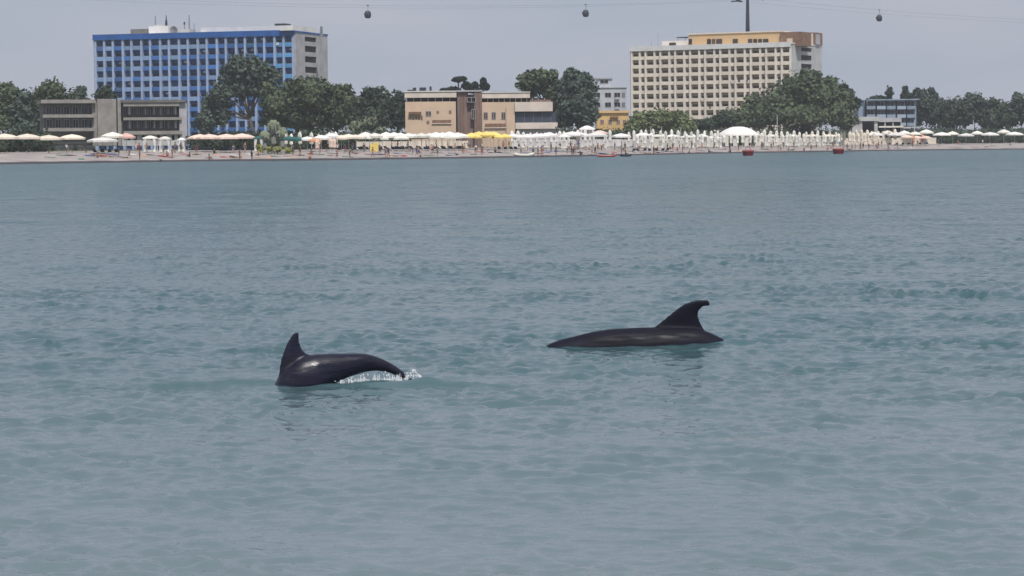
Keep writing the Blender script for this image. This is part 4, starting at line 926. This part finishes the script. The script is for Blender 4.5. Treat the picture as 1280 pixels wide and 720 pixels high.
# the domed white tent
def tent():
    d = 42; a = beach(923, d); Yc = a.y; pw = F / Yc; w = 54 / pw; zt = W(923, 158.2, Yc).z - a.z; ze = W(923, 168.5, Yc).z - a.z
    root = empty('domed_tent', a, 'large shallow domed white tent in front of the low dark trees', 'tent')
    prof = [(w / 2, ze - .25), (w / 2, ze), (w * .42, ze + (zt - ze) * .28), (w * .32, ze + (zt - ze) * .62), (w * .2, ze + (zt - ze) * .88), (w * .1, ze + (zt - ze) * .98), (.05, zt)]
    link('canopy', MB().lathe(prof, 24, wob=.012, cap=False, sy=.7), root, M['fabric_white'], smooth=True)
    for k in range(10):
        t = k / 10 * 2 * math.pi; link('post', MB().tube([(math.cos(t) * w * .46, math.sin(t) * w * .32, -.2), (math.cos(t) * w * .46, math.sin(t) * w * .32, ze)], .09, 6), root, M['white_pole'])
    for x in (-.3, -.1, .16): link('side_curtain', MB().box(w * x - .5, -w * .30, .1, w * x + .5, -w * .30 + .06, ze), root, M['fabric_ivory'])
tent()

# sun loungers
def lounger_kit():
    f = MB().box(-.32, -.95, .26, .32, .95, .31)
    for sx in (-1, 1):
        for y in (-.8, .75): f.box(sx * .28 - .025, y - .025, 0, sx * .28 + .025, y + .025, .26)
    mt = MB().box(-.30, -.93, .312, .30, .25, .40); mt.v += [(-.3, .25, .312), (.3, .25, .312), (.3, .9, .75), (-.3, .9, .75), (-.3, .2, .40), (.3, .2, .40), (.3, .85, .84), (-.3, .85, .84)]
    n = 8; mt.f += [(n + 3, n + 2, n + 1, n), (n + 4, n + 5, n + 6, n + 7), (n, n + 1, n + 5, n + 4), (n + 1, n + 2, n + 6, n + 5), (n + 2, n + 3, n + 7, n + 6), (n + 3, n, n + 4, n + 7)]
    return f.mesh('frame', M['white_pole']), {'dark': mt.mesh('mattress', M['lounger_dark']), 'white': mt.mesh('mattress', M['fabric_ivory'])}
lf, lm = lounger_kit()
def loungers(xs, d, colr, what, group, rz=R(165)):
    for i, px in enumerate(xs):
        r_ = empty('sun_lounger', beach(px, d + random.uniform(-.8, .8)), what % ORD[i], 'sun lounger', group, rz + random.uniform(-.5, .5))
        link('frame', lf, r_); link('mattress', lm[colr], r_)
loungers([120, 128, 137, 146], 24, 'dark', '%s from the left of the dark loungers under the large white umbrella', 'dark loungers at the left')
loungers([241, 252, 257, 263, 274, 281, 289, 297, 305, 311], 32, 'dark', '%s from the left of the dark loungers under the wide peach umbrellas', 'dark loungers under the peach umbrellas')
loungers([424, 434, 444, 452, 461, 469, 477, 485, 493, 501, 509, 517, 525, 533, 541, 549, 557, 565, 573, 581], 28, 'dark', '%s dark lounger from the left, front line below the ivory umbrellas', 'dark loungers under the ivory umbrellas')
loungers([455, 465, 475, 485, 495, 505, 515, 525, 535, 545, 555, 565, 575], 31, 'dark', '%s dark lounger from the left, second line below the ivory umbrellas', 'second line of dark loungers')
loungers([624, 632, 640, 646], 24, 'dark', '%s dark lounger right of the seated person by the yellow umbrellas', 'dark loungers right of the yellow umbrellas')
loungers([712, 722, 732, 742, 754, 766, 776], 31, 'white', '%s from the left of the white loungers below the two big trees', 'white loungers below the two big trees')
loungers([792, 799, 806, 812, 822, 828, 834], 12, 'dark', '%s dark lounger from the left, close to the water below the olive trees', 'dark loungers close to the water')
loungers([1112, 1120, 1128, 1136, 1150, 1160], 33, 'dark', '%s from the left of the dark loungers at the right end of the beach', 'dark loungers at the right end')
loungers([656, 664, 673, 682, 692, 702, 860, 872, 884, 896, 908, 960, 972, 984, 996, 1008], 24, 'white', '%s white lounger from the left on the open sand', 'white loungers on the sand')

# low white windbreaks behind the umbrella rows
def windbreak(x0, x1, d, h, m, label):
    a, b = beach(x0, d), beach(x1, d); v = b - a; L_ = math.hypot(v.x, v.y)
    root = empty('windbreak', a, label, 'windbreak', 'cloth windbreaks behind the umbrellas', math.atan2(v.y, v.x))
    n = max(2, int(L_ / 2.2))
    pm = MB().box(-.04, -.04, -.3, .04, .04, h + .12).mesh('post', M['white_pole'])
    for i in range(n + 1):
        o = link('post', pm, root); o.location = (L_ * i / n, 0, 0)
    sm = MB().box(.045, -.012, .12, L_ / n - .045, .012, h).mesh('cloth_panel', m)
    for i in range(n):
        o = link('cloth_panel', sm, root); o.location = (L_ * i / n, 0, random.uniform(-.05, .05))
windbreak(446, 585, 50, 1.5, M['fabric_cream'], 'cream cloth windbreak behind the ivory umbrella rows')
windbreak(640, 792, 47, 1.7, M['fabric_white'], 'white cloth windbreak behind the umbrellas below the two big trees')
windbreak(792, 900, 48, 1.9, M['fabric_ivory'], 'ivory cloth windbreak below the olive trees')
windbreak(945, 1056, 50, 2.0, M['fabric_ivory'], 'ivory cloth windbreak below the biggest tree')
windbreak(1056, 1170, 52, 1.9, M['fabric_cream'], 'cream cloth windbreak before the restaurant')

# white beach lamps or flag poles rising above the rows
for i, (px, yt, lab) in enumerate(((813.5, 159, 'thin pale pole left of the olive trees over the gazebos'), (827, 159, 'thin pale pole before the middle olive tree'), (851, 160, 'thin pale pole below the cream tower left bays'), (971.5, 144, 'tall slim lamp post before the biggest tree'), (1143, 150, 'slim lamp post beside the right hotel'))):
    p = beach(px, 46); zt = W(px, yt, p.y).z - p.z
    r_ = empty('pole', p, lab, 'pole'); link('shaft', MB().tube([(0, 0, -.3), (0, 0, zt)], [.14, .08], 8), r_, M['pale_grey_wall']); link('head', MB().box(-.3, -.12, zt, .3, .12, zt + .14), r_, M['steel'])

# ------------------------------------------------------------------ people
def skin_mesh(verts, edges, rads, sub=1):
    me = bpy.data.meshes.new('t'); me.from_pydata(verts, edges, []); o = bpy.data.objects.new('t', me); COL.objects.link(o)
    o.modifiers.new('s', 'SKIN')
    for i, sv in enumerate(me.skin_vertices[0].data): sv.radius = (rads[i], rads[i]) if not isinstance(rads[i], tuple) else rads[i]; sv.use_root = (i == 0)
    if sub: m_ = o.modifiers.new('u', 'SUBSURF'); m_.levels = sub; m_.render_levels = sub
    dg = bpy.context.evaluated_depsgraph_get(); r_ = bpy.data.meshes.new_from_object(o.evaluated_get(dg)); bpy.data.objects.remove(o); bpy.data.meshes.remove(me)
    r_.materials.clear(); return r_
def person_meshes(pose):
    J = dict(pel=(0, 0, .93), wst=(0, 0, 1.08), cst=(0, 0, 1.3), nck=(0, 0, 1.47), hd=(0, -.02, 1.58), tp=(0, -.01, 1.70), nose=(0, -.105, 1.585),
             sl=(-.17, 0, 1.41), el=(-.23, .02, 1.14), wl=(-.22, -.06, .90), fl=(-.22, -.09, .79), sr=(.17, 0, 1.41), er=(.23, .02, 1.14), wr=(.22, -.06, .90), fr=(.22, -.09, .79),
             hl=(-.1, 0, .90), kl=(-.11, -.02, .49), al=(-.11, .02, .09), tl=(-.12, -.15, .03), hr=(.1, 0, .90), kr=(.11, -.02, .49), ar=(.11, .02, .09), tr=(.12, -.15, .03))
    if pose == 'walk': J.update(kl=(-.1, -.16, .50), al=(-.1, -.20, .10), tl=(-.1, -.36, .04), kr=(.1, .05, .48), ar=(.1, .32, .14), tr=(.1, .22, .03), el=(-.22, .14, 1.15), wl=(-.2, .16, .92), fl=(-.2, .15, .81), er=(.22, -.1, 1.15), wr=(.2, -.26, .98), fr=(.2, -.33, .90))
    if pose == 'hips': J.update(el=(-.38, .05, 1.18), wl=(-.20, -.05, 1.02), fl=(-.13, -.1, .99), er=(.38, .05, 1.18), wr=(.20, -.05, 1.02), fr=(.13, -.1, .99))
    if pose == 'bend': J.update(wst=(0, -.08, 1.05), cst=(0, -.28, 1.15), nck=(0, -.43, 1.17), hd=(0, -.53, 1.18), tp=(0, -.62, 1.2), nose=(0, -.55, 1.08), sl=(-.17, -.38, 1.13), sr=(.17, -.38, 1.13), el=(-.2, -.42, .86), er=(.2, -.42, .86), wl=(-.16, -.5, .62), wr=(.16, -.5, .62), fl=(-.15, -.52, .52), fr=(.15, -.52, .52))
    if pose == 'sit':
        J = {k: (x, y, z - .80) for k, (x, y, z) in J.items()}
        J.update(kl=(-.14, -.36, .42), al=(-.14, -.50, .08), tl=(-.14, -.66, .04), kr=(.14, -.36, .42), ar=(.14, -.50, .08), tr=(.14, -.66, .04), el=(-.24, -.1, .40), wl=(-.16, -.3, .42), fl=(-.14, -.38, .42), er=(.24, -.1, .40), wr=(.16, -.3, .42), fr=(.14, -.38, .42))
    if pose == 'lie':
        J = {k: (x, 1.55 - z if k not in ('nose', 'tl', 'tr') else 1.55 - z, .16 + -y * .5) for k, (x, y, z) in J.items()}
    if pose == 'swim': J.update(el=(-.42, -.05, 1.30), wl=(-.62, -.1, 1.2), fl=(-.72, -.12, 1.16), er=(.42, -.05, 1.30), wr=(.62, -.1, 1.2), fr=(.72, -.12, 1.16))
    keys = list(J); ix = {k: i for i, k in enumerate(keys)}
    rad = dict(pel=(.15, .11), wst=(.125, .095), cst=(.15, .105), nck=.055, hd=.085, tp=.06, nose=.018, sl=.06, el=.042, wl=.03, fl=.022, sr=.06, er=.042, wr=.03, fr=.022, hl=.085, kl=.058, al=.04, tl=.035, hr=.085, kr=.058, ar=.04, tr=.035)
    E = [('pel', 'wst'), ('wst', 'cst'), ('cst', 'nck'), ('nck', 'hd'), ('hd', 'tp'), ('hd', 'nose'), ('cst', 'sl'), ('sl', 'el'), ('el', 'wl'), ('wl', 'fl'), ('cst', 'sr'), ('sr', 'er'), ('er', 'wr'), ('wr', 'fr'), ('pel', 'hl'), ('hl', 'kl'), ('kl', 'al'), ('al', 'tl'), ('pel', 'hr'), ('hr', 'kr'), ('kr', 'ar'), ('ar', 'tr')]
    body = skin_mesh([J[k] for k in keys], [(ix[a], ix[b]) for a, b in E], [rad[k] for k in keys])
    def lerp(a, b, t): return tuple(J[a][i] * (1 - t) + J[b][i] * t for i in range(3))
    sh = skin_mesh([J['pel'], lerp('pel', 'wst', .5), J['hl'], lerp('hl', 'kl', .5), J['hr'], lerp('hr', 'kr', .5)], [(0, 1), (0, 2), (2, 3), (0, 4), (4, 5)], [(.165, .125), (.14, .11), .1, .09, .1, .09])
    st = skin_mesh([J['wst'], J['pel'], J['cst'], lerp('cst', 'nck', .45), lerp('cst', 'sl', .9), lerp('sl', 'el', .5), lerp('cst', 'sr', .9), lerp('sr', 'er', .5)], [(0, 1), (0, 2), (2, 3), (2, 4), (4, 5), (2, 6), (6, 7)], [(.145, .115), (.16, .125), (.17, .12), .07, .075, .062, .075, .062])
    up = Vector(J['tp']) - Vector(J['hd']); bk = Vector(J['hd']) - Vector(J['nose']); bk.normalize()
    hr = skin_mesh([tuple(Vector(J['hd']) + up * .45 + bk * .02), tuple(Vector(J['tp']) + bk * .03 + up * .06), tuple(Vector(J['hd']) + bk * .06)], [(0, 1), (0, 2)], [.092, .07, .075])
    for m_, n_ in ((body, 'body'), (sh, 'shorts'), (st, 'shirt'), (hr, 'hair')):
        m_.name = n_; m_.materials.append(None); m_.polygons.foreach_set('use_smooth', [True] * len(m_.polygons))
    return body, sh, st, hr
POSES = {k: person_meshes(k) for k in ('stand', 'walk', 'hips', 'bend', 'sit', 'lie', 'swim')}
_mc = {}
def with_mat(me, m_):
    k = (me.name, m_.name)
    if k not in _mc:
        c = me.copy(); c.name = me.name.split('.')[0]; c.materials.clear(); c.materials.append(m_); _mc[k] = c
    return _mc[k]
def person(px, d, pose, skin, shorts, shirt, hair, label, rz=None, s=1.0, dz=0.0, at=None, group='people on the beach'):
    p = at if at is not None else beach(px, d)
    b, sh, st, hr = POSES[pose]
    r_ = link('person', with_mat(b, SKINS[skin])); r_.location = (p.x, p.y, p.z + dz); r_.rotation_euler = (0, 0, R(rz if rz is not None else random.uniform(0, 360))); r_.scale = (s, s, s)
    tag(r_, label, 'person', group)
    link('shorts', with_mat(sh, CLOTH[shorts]), r_); link('hair', with_mat(hr, HAIRS[hair]), r_)
    if shirt: link('shirt', with_mat(st, CLOTH[shirt]), r_)
PPL = [(148.5, 13, 'stand', 2, 'black', 'black', 'dressed in black standing on the open sand below the ivory umbrella'),
 (122, 12, 'sit', 0, 'navy', None, 'sitting near the water at the far left of the beach'), (131, 13, 'lie', 0, 'blue', None, 'lying on the sand left of the person in black'), (138, 13, 'lie', 1, 'navy', None, 'lying on the sand right beside the person in black'),
 (158, 10, 'lie', 0, 'red', None, 'lying below the dusty pink umbrella close to the water'), (170, 34, 'stand', 1, 'white', 'white', 'in white standing left of the square ivory gazebo'), (174, 33, 'walk', 0, 'red', 'red', 'in red walking beside the square ivory gazebo'),
 (208.5, 14, 'sit', 0, 'navy', None, 'left of two sitting on the sand below the second ivory gazebo'), (215, 14, 'bend', 0, 'black', 'grey', 'bending over on the sand below the second ivory gazebo'), (237, 11, 'sit', 2, 'navy', 'navy', 'in navy sitting on the sand left of the wide peach umbrellas'),
 (219, 30, 'stand', 0, 'blue', 'grey', 'in grey shirt between the ivory and the narrow white gazebo'), (296, 8, 'lie', 2, 'black', None, 'lying by the water below the wide peach umbrellas'), (300, 8.5, 'sit', 1, 'black', None, 'sitting by the water below the wide peach umbrellas'),
 (314.5, 1.5, 'stand', 2, 'navy', 'black', 'in dark clothes standing at the water edge left of the palms'), (366, 16, 'stand', 2, 'black', 'navy', 'in navy standing right of the yellow green bush'), (375, 15, 'stand', 0, 'black', 'black', 'taller one in black right of the yellow green bush'),
 (379, 13, 'lie', 2, 'black', 'black', 'in black lying at the feet of the two by the yellow green bush'), (388, 4, 'sit', 1, 'red', None, 'sitting at the water edge below the orange umbrella'), (439, 17, 'sit', 0, 'white', 'white', 'in white sitting on the sand below the pale shrub'),
 (446, 17, 'lie', 0, 'navy', None, 'lying on the sand below the pale shrub'), (474.5, 14, 'stand', 2, 'black', 'black', 'in black standing beside the yellow banner'), (482, 7, 'walk', 0, 'navy', 'grey', 'left one of the pair walking at the water edge by the yellow banner'), (485.5, 5, 'walk', 2, 'grey', 'navy', 'right one of the pair walking at the water edge by the yellow banner'),
 (516, 12, 'bend', 0, 'blue', 'blue', 'in blue bending near the water below the peach building left wing'), (521, 8, 'walk', 0, 'blue', 'navy', 'in blue and navy walking near the water below the peach building'), (525, 6, 'sit', 1, 'navy', None, 'sitting near the water below the peach building left wing'), (541, 15, 'stand', 0, 'black', 'navy', 'standing alone on the sand below the peach building window band'),
 (578.5, 16, 'stand', 0, 'black', 'black', 'tall one in black standing left of the yellow umbrellas'), (581, 19, 'stand', 1, 'navy', 'green', 'in green behind the tall one left of the yellow umbrellas'), (603, 24, 'stand', 0, 'navy', 'white', 'in white shirt below the yellow umbrellas'), (619, 17, 'sit', 2, 'black', 'black', 'in black sitting below the yellow umbrellas'),
 (629, 30, 'stand', 0, 'red', None, 'in red shorts under the rightmost yellow umbrellas'), (666.5, 5, 'stand', 0, 'navy', 'blue', 'in blue standing right of the pale boat'), (672.5, 5, 'stand', 0, 'navy', 'grey', 'in grey standing right of the pale boat'), (683, 3, 'lie', 0, 'navy', None, 'lying at the water edge right of the pale boat'),
 (709, 12, 'bend', 0, 'grey', 'grey', 'in grey bending left of the wading adult below the big trees'), (716.5, 1, 'stand', 2, 'navy', 'navy', 'in navy standing in the shallows below the two big trees'), (718.5, 10, 'hips', 0, 'black', None, 'hands on hips on the sand behind the one in navy in the shallows'), (740, 6, 'stand', 0, 'navy', 'white', 'in white shirt left of the red kayak'), (744, 5, 'walk', 2, 'navy', 'navy', 'in navy walking beside the red kayak'),
 (777, 28, 'stand', 0, 'blue', None, 'under the fourth large white umbrella below the yellow building'), (817, 5, 'stand', 2, 'black', 'black', 'in black at the end of the dark loungers close to the water'), (841, 17, 'stand', 0, 'red', 'black', 'in black and red on the sand below the middle olive tree'), (847, 17, 'sit', 0, 'red', None, 'in red sitting below the middle olive tree'), (855, 15, 'walk', 1, 'navy', None, 'walking on the sand below the rightmost olive tree'),
 (862, 4, 'sit', 0, 'black', None, 'sitting at the water edge below the rightmost olive tree'), (886, 6, 'sit', 0, 'navy', 'blue', 'in blue sitting left of the big white tent near the water'), (913, 4, 'sit', 2, 'navy', 'navy', 'in navy sitting at the water edge below the big white tent'), (923, 12, 'stand', 0, 'black', 'black', 'in black standing below the middle of the big white tent'),
 (952, 18, 'stand', 2, 'black', None, 'in black shorts right of the big white tent'), (964, 16, 'stand', 0, 'black', 'navy', 'in navy left of the slim lamp post'), (976, 4, 'walk', 1, 'navy', None, 'walking at the water edge below the slim lamp post'), (986, 8, 'sit', 0, 'red', None, 'sitting below the left side of the biggest tree'), (1005, 8, 'sit', 0, 'red', 'red', 'in red sitting below the biggest tree'),
 (1035, 9, 'sit', 0, 'red', 'red', 'in red sitting left of the red float before the restaurant'), (1059, 9, 'stand', 2, 'navy', 'grey', 'in grey standing right of the red float'), (1065, 8, 'walk', 0, 'navy', None, 'walking left one right of the red float'), (1069, 7, 'walk', 1, 'grey', None, 'walking right one right of the red float'), (1079, 13, 'stand', 2, 'black', 'black', 'in black standing before the restaurant wall'),
 (1086, 10, 'walk', 2, 'navy', None, 'walking below the restaurant awning'), (1097, 14, 'sit', 0, 'grey', 'grey', 'in grey sitting under the first broad white umbrella'), (1098, 17, 'stand', 2, 'navy', None, 'standing under the first broad white umbrella'), (1111, 10, 'sit', 1, 'red', None, 'sitting on the right sand left of the low peach umbrellas'), (1147, 28, 'stand', 2, 'red', 'red', 'in red under the low peach umbrellas')]
for i, (px, d, pose, sk, so, si, lab) in enumerate(PPL):
    sub_ = 'person ' + lab
    person(px, d, pose, sk, so, si, i % 3 if i % 4 else 0, sub_, s=random.uniform(.95, 1.05))
zones = [([60, 84, 108, 185, 204, 226, 247, 268, 290, 307], 'under the left hand umbrellas'), ([390, 401, 409, 422, 433, 442, 456, 471, 488, 499, 510, 522, 534, 546, 559, 570], 'among the ivory umbrellas'),
         ([588, 596, 611, 624, 638, 648, 661, 676, 688, 700, 712, 724, 735, 752, 768, 783], 'among the bright white umbrellas'), ([798, 809, 822, 836, 849, 866, 879, 893, 905, 940, 955, 968, 981, 993, 1008, 1022], 'among the folded umbrellas'),
         ([1040, 1052, 1075, 1090, 1104, 1122, 1139, 1155, 1172, 1200, 1230, 1262], 'on the right beach end')]
for xs, what in zones:
    for i, px in enumerate(xs):
        person(px + random.uniform(-2, 2), random.uniform(17, 33), random.choice(['stand', 'walk', 'hips', 'bend', 'sit', 'stand']), random.randrange(3), random.choice(['black', 'navy', 'red', 'blue', 'green', 'grey']), random.choice([None, None, 'navy', 'white', 'black', 'grey', 'blue']), random.randrange(3),
               ORD[i] + ' person from the left ' + what + ', back from the water', s=random.uniform(.92, 1.06), group='people ' + what)
TW = [MB().box(-.45, -.95, .0, .45, .95, .05).mesh('beach_towel', m_) for m_ in (CLOTH['blue'], CLOTH['red'], CLOTH['navy'], CLOTH['white'], CLOTH['green'], M['fabric_orange'])]
for (x0, x1, n_t, what) in ((60, 240, 16, 'below the grey hotel'), (240, 420, 14, 'below the pale palms'), (430, 640, 20, 'below the yellow umbrellas'), (650, 800, 16, 'near the pale boat'), (800, 1050, 20, 'below the big white tent'), (1060, 1270, 14, 'at the right beach end')):
    for i in range(n_t):
        px = x0 + (x1 - x0) * (i + random.random() * .7) / n_t; p = beach(px, random.uniform(8, 22)); o = bpy.data.objects.new('beach_towel', random.choice(TW)); COL.objects.link(o)
        o.location = p + Vector((0, 0, .03)); o.rotation_euler = (R(5), 0, random.uniform(0, 3)); tag(o, ORD[i] + ' beach towel from the left on the sand ' + what, 'towel', 'beach towels ' + what)
for (x0, x1, n_p, what) in ((150, 340, 9, 'left sand'), (400, 620, 12, 'middle sand'), (650, 900, 14, 'sand by the pale boat'), (905, 1150, 12, 'right sand')):
    for i in range(n_p):
        px = x0 + (x1 - x0) * (i + random.random() * .6) / n_p
        person(px, random.uniform(4, 17), random.choice(['stand', 'walk', 'hips', 'bend', 'sit', 'lie', 'lie']), random.randrange(3), random.choice(['black', 'navy', 'red', 'blue', 'green', 'grey']), random.choice([None, None, 'navy', 'black', 'grey']), random.randrange(3),
               ORD[i] + ' person from the left among those scattered on the open ' + what, s=random.uniform(.92, 1.06), group='sunbathers on the ' + what)
# bathers and boats
def hull(L_, w, h, m, name, parent, sheer=.25, n=12):
    mb = MB(); rings = []
    for i in range(n + 1):
        t = i / n * 2 - 1; k = (1 - abs(t) ** 2.6); ww = max(.02, w / 2 * k ** .7); zt = h + sheer * t * t; zb = .0 + (h * .8) * (abs(t) ** 4)
        x = t * L_ / 2
        rings.append([(x, -ww, zt), (x, -ww * .75, (zt + zb) * .45), (x, 0, zb - .05), (x, ww * .75, (zt + zb) * .45), (x, ww, zt), (x, ww * .86, zt - .03), (x, 0, max(zb + .08, zt * .45)), (x, -ww * .86, zt - .03)])
    for r_ in rings: mb.v += r_
    for i in range(n):
        for k in range(8): mb.f.append((i * 8 + k, i * 8 + (k + 1) % 8, (i + 1) * 8 + (k + 1) % 8, (i + 1) * 8 + k))
    mb.f.append(tuple(range(8))); mb.f.append(tuple(n * 8 + k for k in reversed(range(8))))
    return link(name, mb, parent, m, smooth=True)
p = G(655, 196.8); p.z = -.12
boat = empty('rowing_boat', p, 'pale wooden rowing boat lying at the water edge below the yellow umbrellas', 'boat', None, R(6))
hull(3.7, 1.35, .75, M['fabric_ivory'], 'hull', boat, .3)
for x in (-.7, .5): link('bench', MB().box(x - .12, -.5, .5, x + .12, .5, .54), boat, M['wood_pole'])
p = G(758.5, 196.2); p.z = -.04; red_m = mat('red_plastic', (.52, .07, .045), .4, .2, 2, spec=.5)
ky = empty('kayak', p, 'bright red kayak at the water edge below the yellow building', 'kayak', None, R(4)); hull(3.3, .7, .34, red_m, 'hull', ky, .12)
link('seat', MB().box(-.25, -.18, .2, .25, .18, .34), ky, M['dark_steel'])
p = G(782, 195.6); p.z = -.06; dk = empty('pedal_boat', p, 'small dark dinghy right of the red kayak with one rider', 'boat', None, R(-5)); hull(2.2, .9, .4, M['dark_steel'], 'hull', dk, .1); link('seat', MB().box(-.3, -.2, .2, .3, .2, .36), dk, M['dark_steel'])
person(0, 0, 'sit', 2, 'black', 'black', 0, 'person in black riding the small dark dinghy', rz=80, at=G(782, 195.6), dz=.2)
# red floats moored off the beach
def float_(px, py, wpx, hpx, label, mast=True):
    p = G(px, py); pw = F / p.y; w = wpx / pw; h = hpx / pw; root = empty('moored_float', (p.x, p.y, 0), label, 'buoy', 'dark red floats moored off the beach')
    m = mat('weathered_red', (.16, .018, .022), .5, .5, 3, spec=.4)
    link('drum', MB().lathe([(w * .40, -.25), (w * .44, 0), (w * .5, h * .62), (w * .49, h * .8), (w * .42, h * .86)], 18), root, m, smooth=False)
    link('collar', MB().lathe([(w * .51, h * .58), (w * .53, h * .64), (w * .53, h * .78), (w * .5, h * .84)], 18), root, red_m if 0 else mat('faded_red', (.36, .06, .055), .6, .3, 3))
    if mast: link('frame', MB().tube([(-w * .25, 0, h * .8), (-w * .1, 0, h * 1.5), (w * .1, 0, h * 1.5), (w * .25, 0, h * .8)], .07, 6), root, mat('faded_pink', (.42, .17, .16), .7, .3, 3))
float_(935, 194.6, 14, 8, 'dark red float with a small frame, below the big white tent', True)
float_(1048, 192.4, 14, 8, 'plain dark red float, left of the people before the restaurant', False)
# the yellow banner on its stand
p = beach(468, 15); bn = empty('banner', p, 'yellow banner on two legs beside the person in black, below the pale shrub', 'banner')
link('panel', MB().box(-.75, -.03, .5, .7, .03, 1.75).box(-.2, -.04, 1.75, .9, .04, 2.0), bn, M['fabric_yellow']); [link('leg', MB().box(x - .04, -.04, -.2, x + .04, .04, .5), bn, M['wood_pole']) for x in (-.6, .6)]

# ------------------------------------------------------------------ cable car
T0 = W(935, 183, 900); T0.z = 1.9; cdir = Vector((-.87, -.49, 0)); arm = Vector((.49, -.87, 0)); Hc = W(935, -1, 900).z
tw = empty('cable_car_tower', T0, 'tall grey cable car pylon with dark crossarm rising behind the cream tower', 'tower')
link('mast', MB().lathe([(1.9, -.3), (1.55, 12), (1.1, 30), (.78, 42)], 10), tw, M['steel']); link('mast_top', MB().lathe([(.78, 42.02), (.6, 52), (.5, Hc - T0.z + 1)], 10), tw, M['dark_steel'])
A1, A2 = arm * 7, -arm * 7; zc = Hc - T0.z
link('crossarm', MB().tube([A1 + Vector((0, 0, zc)), Vector((0, 0, zc + .5)), A2 + Vector((0, 0, zc))], .38, 6), tw, M['dark_steel'])
for A in (A1, A2): link('sheave_train', MB().tube([A + cdir * 2.4 + Vector((0, 0, zc - .5)), A + Vector((0, 0, zc - .25)), A - cdir * 2.4 + Vector((0, 0, zc - .5))], .3, 6), tw, M['dark_steel'])
def cable_pt(t, side, L_=380, a=6.0):     # t metres from the pylon, positive to the left
    u = abs(t) / L_; sag = 4 * a * u * (1 - u); q = T0 + cdir * t + arm * (7 * side); return Vector((q.x, q.y, Hc - .2 - sag))
for side, nm in ((1, 'nearer'), (-1, 'farther')):
    mb = MB(); mb.tube([cable_pt(t, side) for t in np.linspace(-260, 380, 70)], .03, 5)
    o = link('cable', mb, None, M['steel']); tag(o, 'thin haul cable of the cable car, the ' + nm + ' of the two across the sky', 'cable', 'cable car ropes')
def gondola(px, label, mastery=None):
    best = min(np.linspace(-200, 330, 2000), key=lambda t: abs(640 + F * cable_pt(t, 1).x / cable_pt(t, 1).y - px)); c = cable_pt(best, 1)
    root = empty('gondola', c, label, 'gondola', 'cable car gondolas', math.atan2(cdir.y, cdir.x))
    link('hanger', MB().tube([(0, 0, .12), (0, .25, -.5), (0, .1, -1.9)], [.1, .09, .09], 6).box(-.5, -.1, -.06, .5, .1, .16), root, M['dark_steel'])
    body = MB(); 
    prof = [(.62, -4.35), (.95, -4.15), (1.18, -3.5), (1.2, -3.0), (1.0, -2.3), (.7, -1.95), (.2, -1.85)]
    body.lathe(prof, 12, sx=1.0, sy=.85); link('cabin', body, root, M['dark_steel'], smooth=True)
    for sx in (-1, 1): link('window', MB().box(sx * .7 - .32, -1.03, -3.3, sx * .7 + .32 if sx < 0 else sx * .7 + .2, -.6, -2.6), root, M['glass'])
    link('roof_rail', MB().lathe([(.75, -1.98), (.78, -1.86), (.6, -1.8)], 10, sy=.85), root, M['steel'])
gondola(464, 'leftmost of the three dark gondolas on the cable'); gondola(734.5, 'middle one of the three dark gondolas on the cable'); gondola(1100, 'rightmost of the three dark gondolas, right of the pylon')
# signal horizon woods behind everything
def far_wood():
    pts = []; 
    lobes = [(x, 1250 + random.uniform(-60, 60), 4, 14, 14, random.uniform(5, 7.5)) for x in np.arange(-420, 430, 11)]
    me = crown_mesh('far_wood', lobes, 9000, 1.3, M['leaf_blue'], core=.95)
    o = link('far_wood', me); o['kind'] = 'stuff'; tag(o, 'low green woods behind the resort', 'wood')
far_wood()

# ------------------------------------------------------------------ the air
hz = link('haze', MB().box(-9500, -9500, -6.5, 9500, 9800, 66)); hz['kind'] = 'stuff'
tag(hz, 'thin summer haze between the camera and the far shore', 'haze')
hm = bpy.data.materials.new('air'); hm.use_nodes = True; ht = hm.node_tree; ht.nodes.clear()
ho = ht.nodes.new('ShaderNodeOutputMaterial'); hv = ht.nodes.new('ShaderNodeVolumePrincipled'); hv.inputs['Color'].default_value = (.86, .90, .96, 1); hv.inputs['Density'].default_value = .00015
ht.links.new(hv.outputs[0], ho.inputs['Volume']); hz.data.materials.append(hm); hz.display_type = 'WIRE'
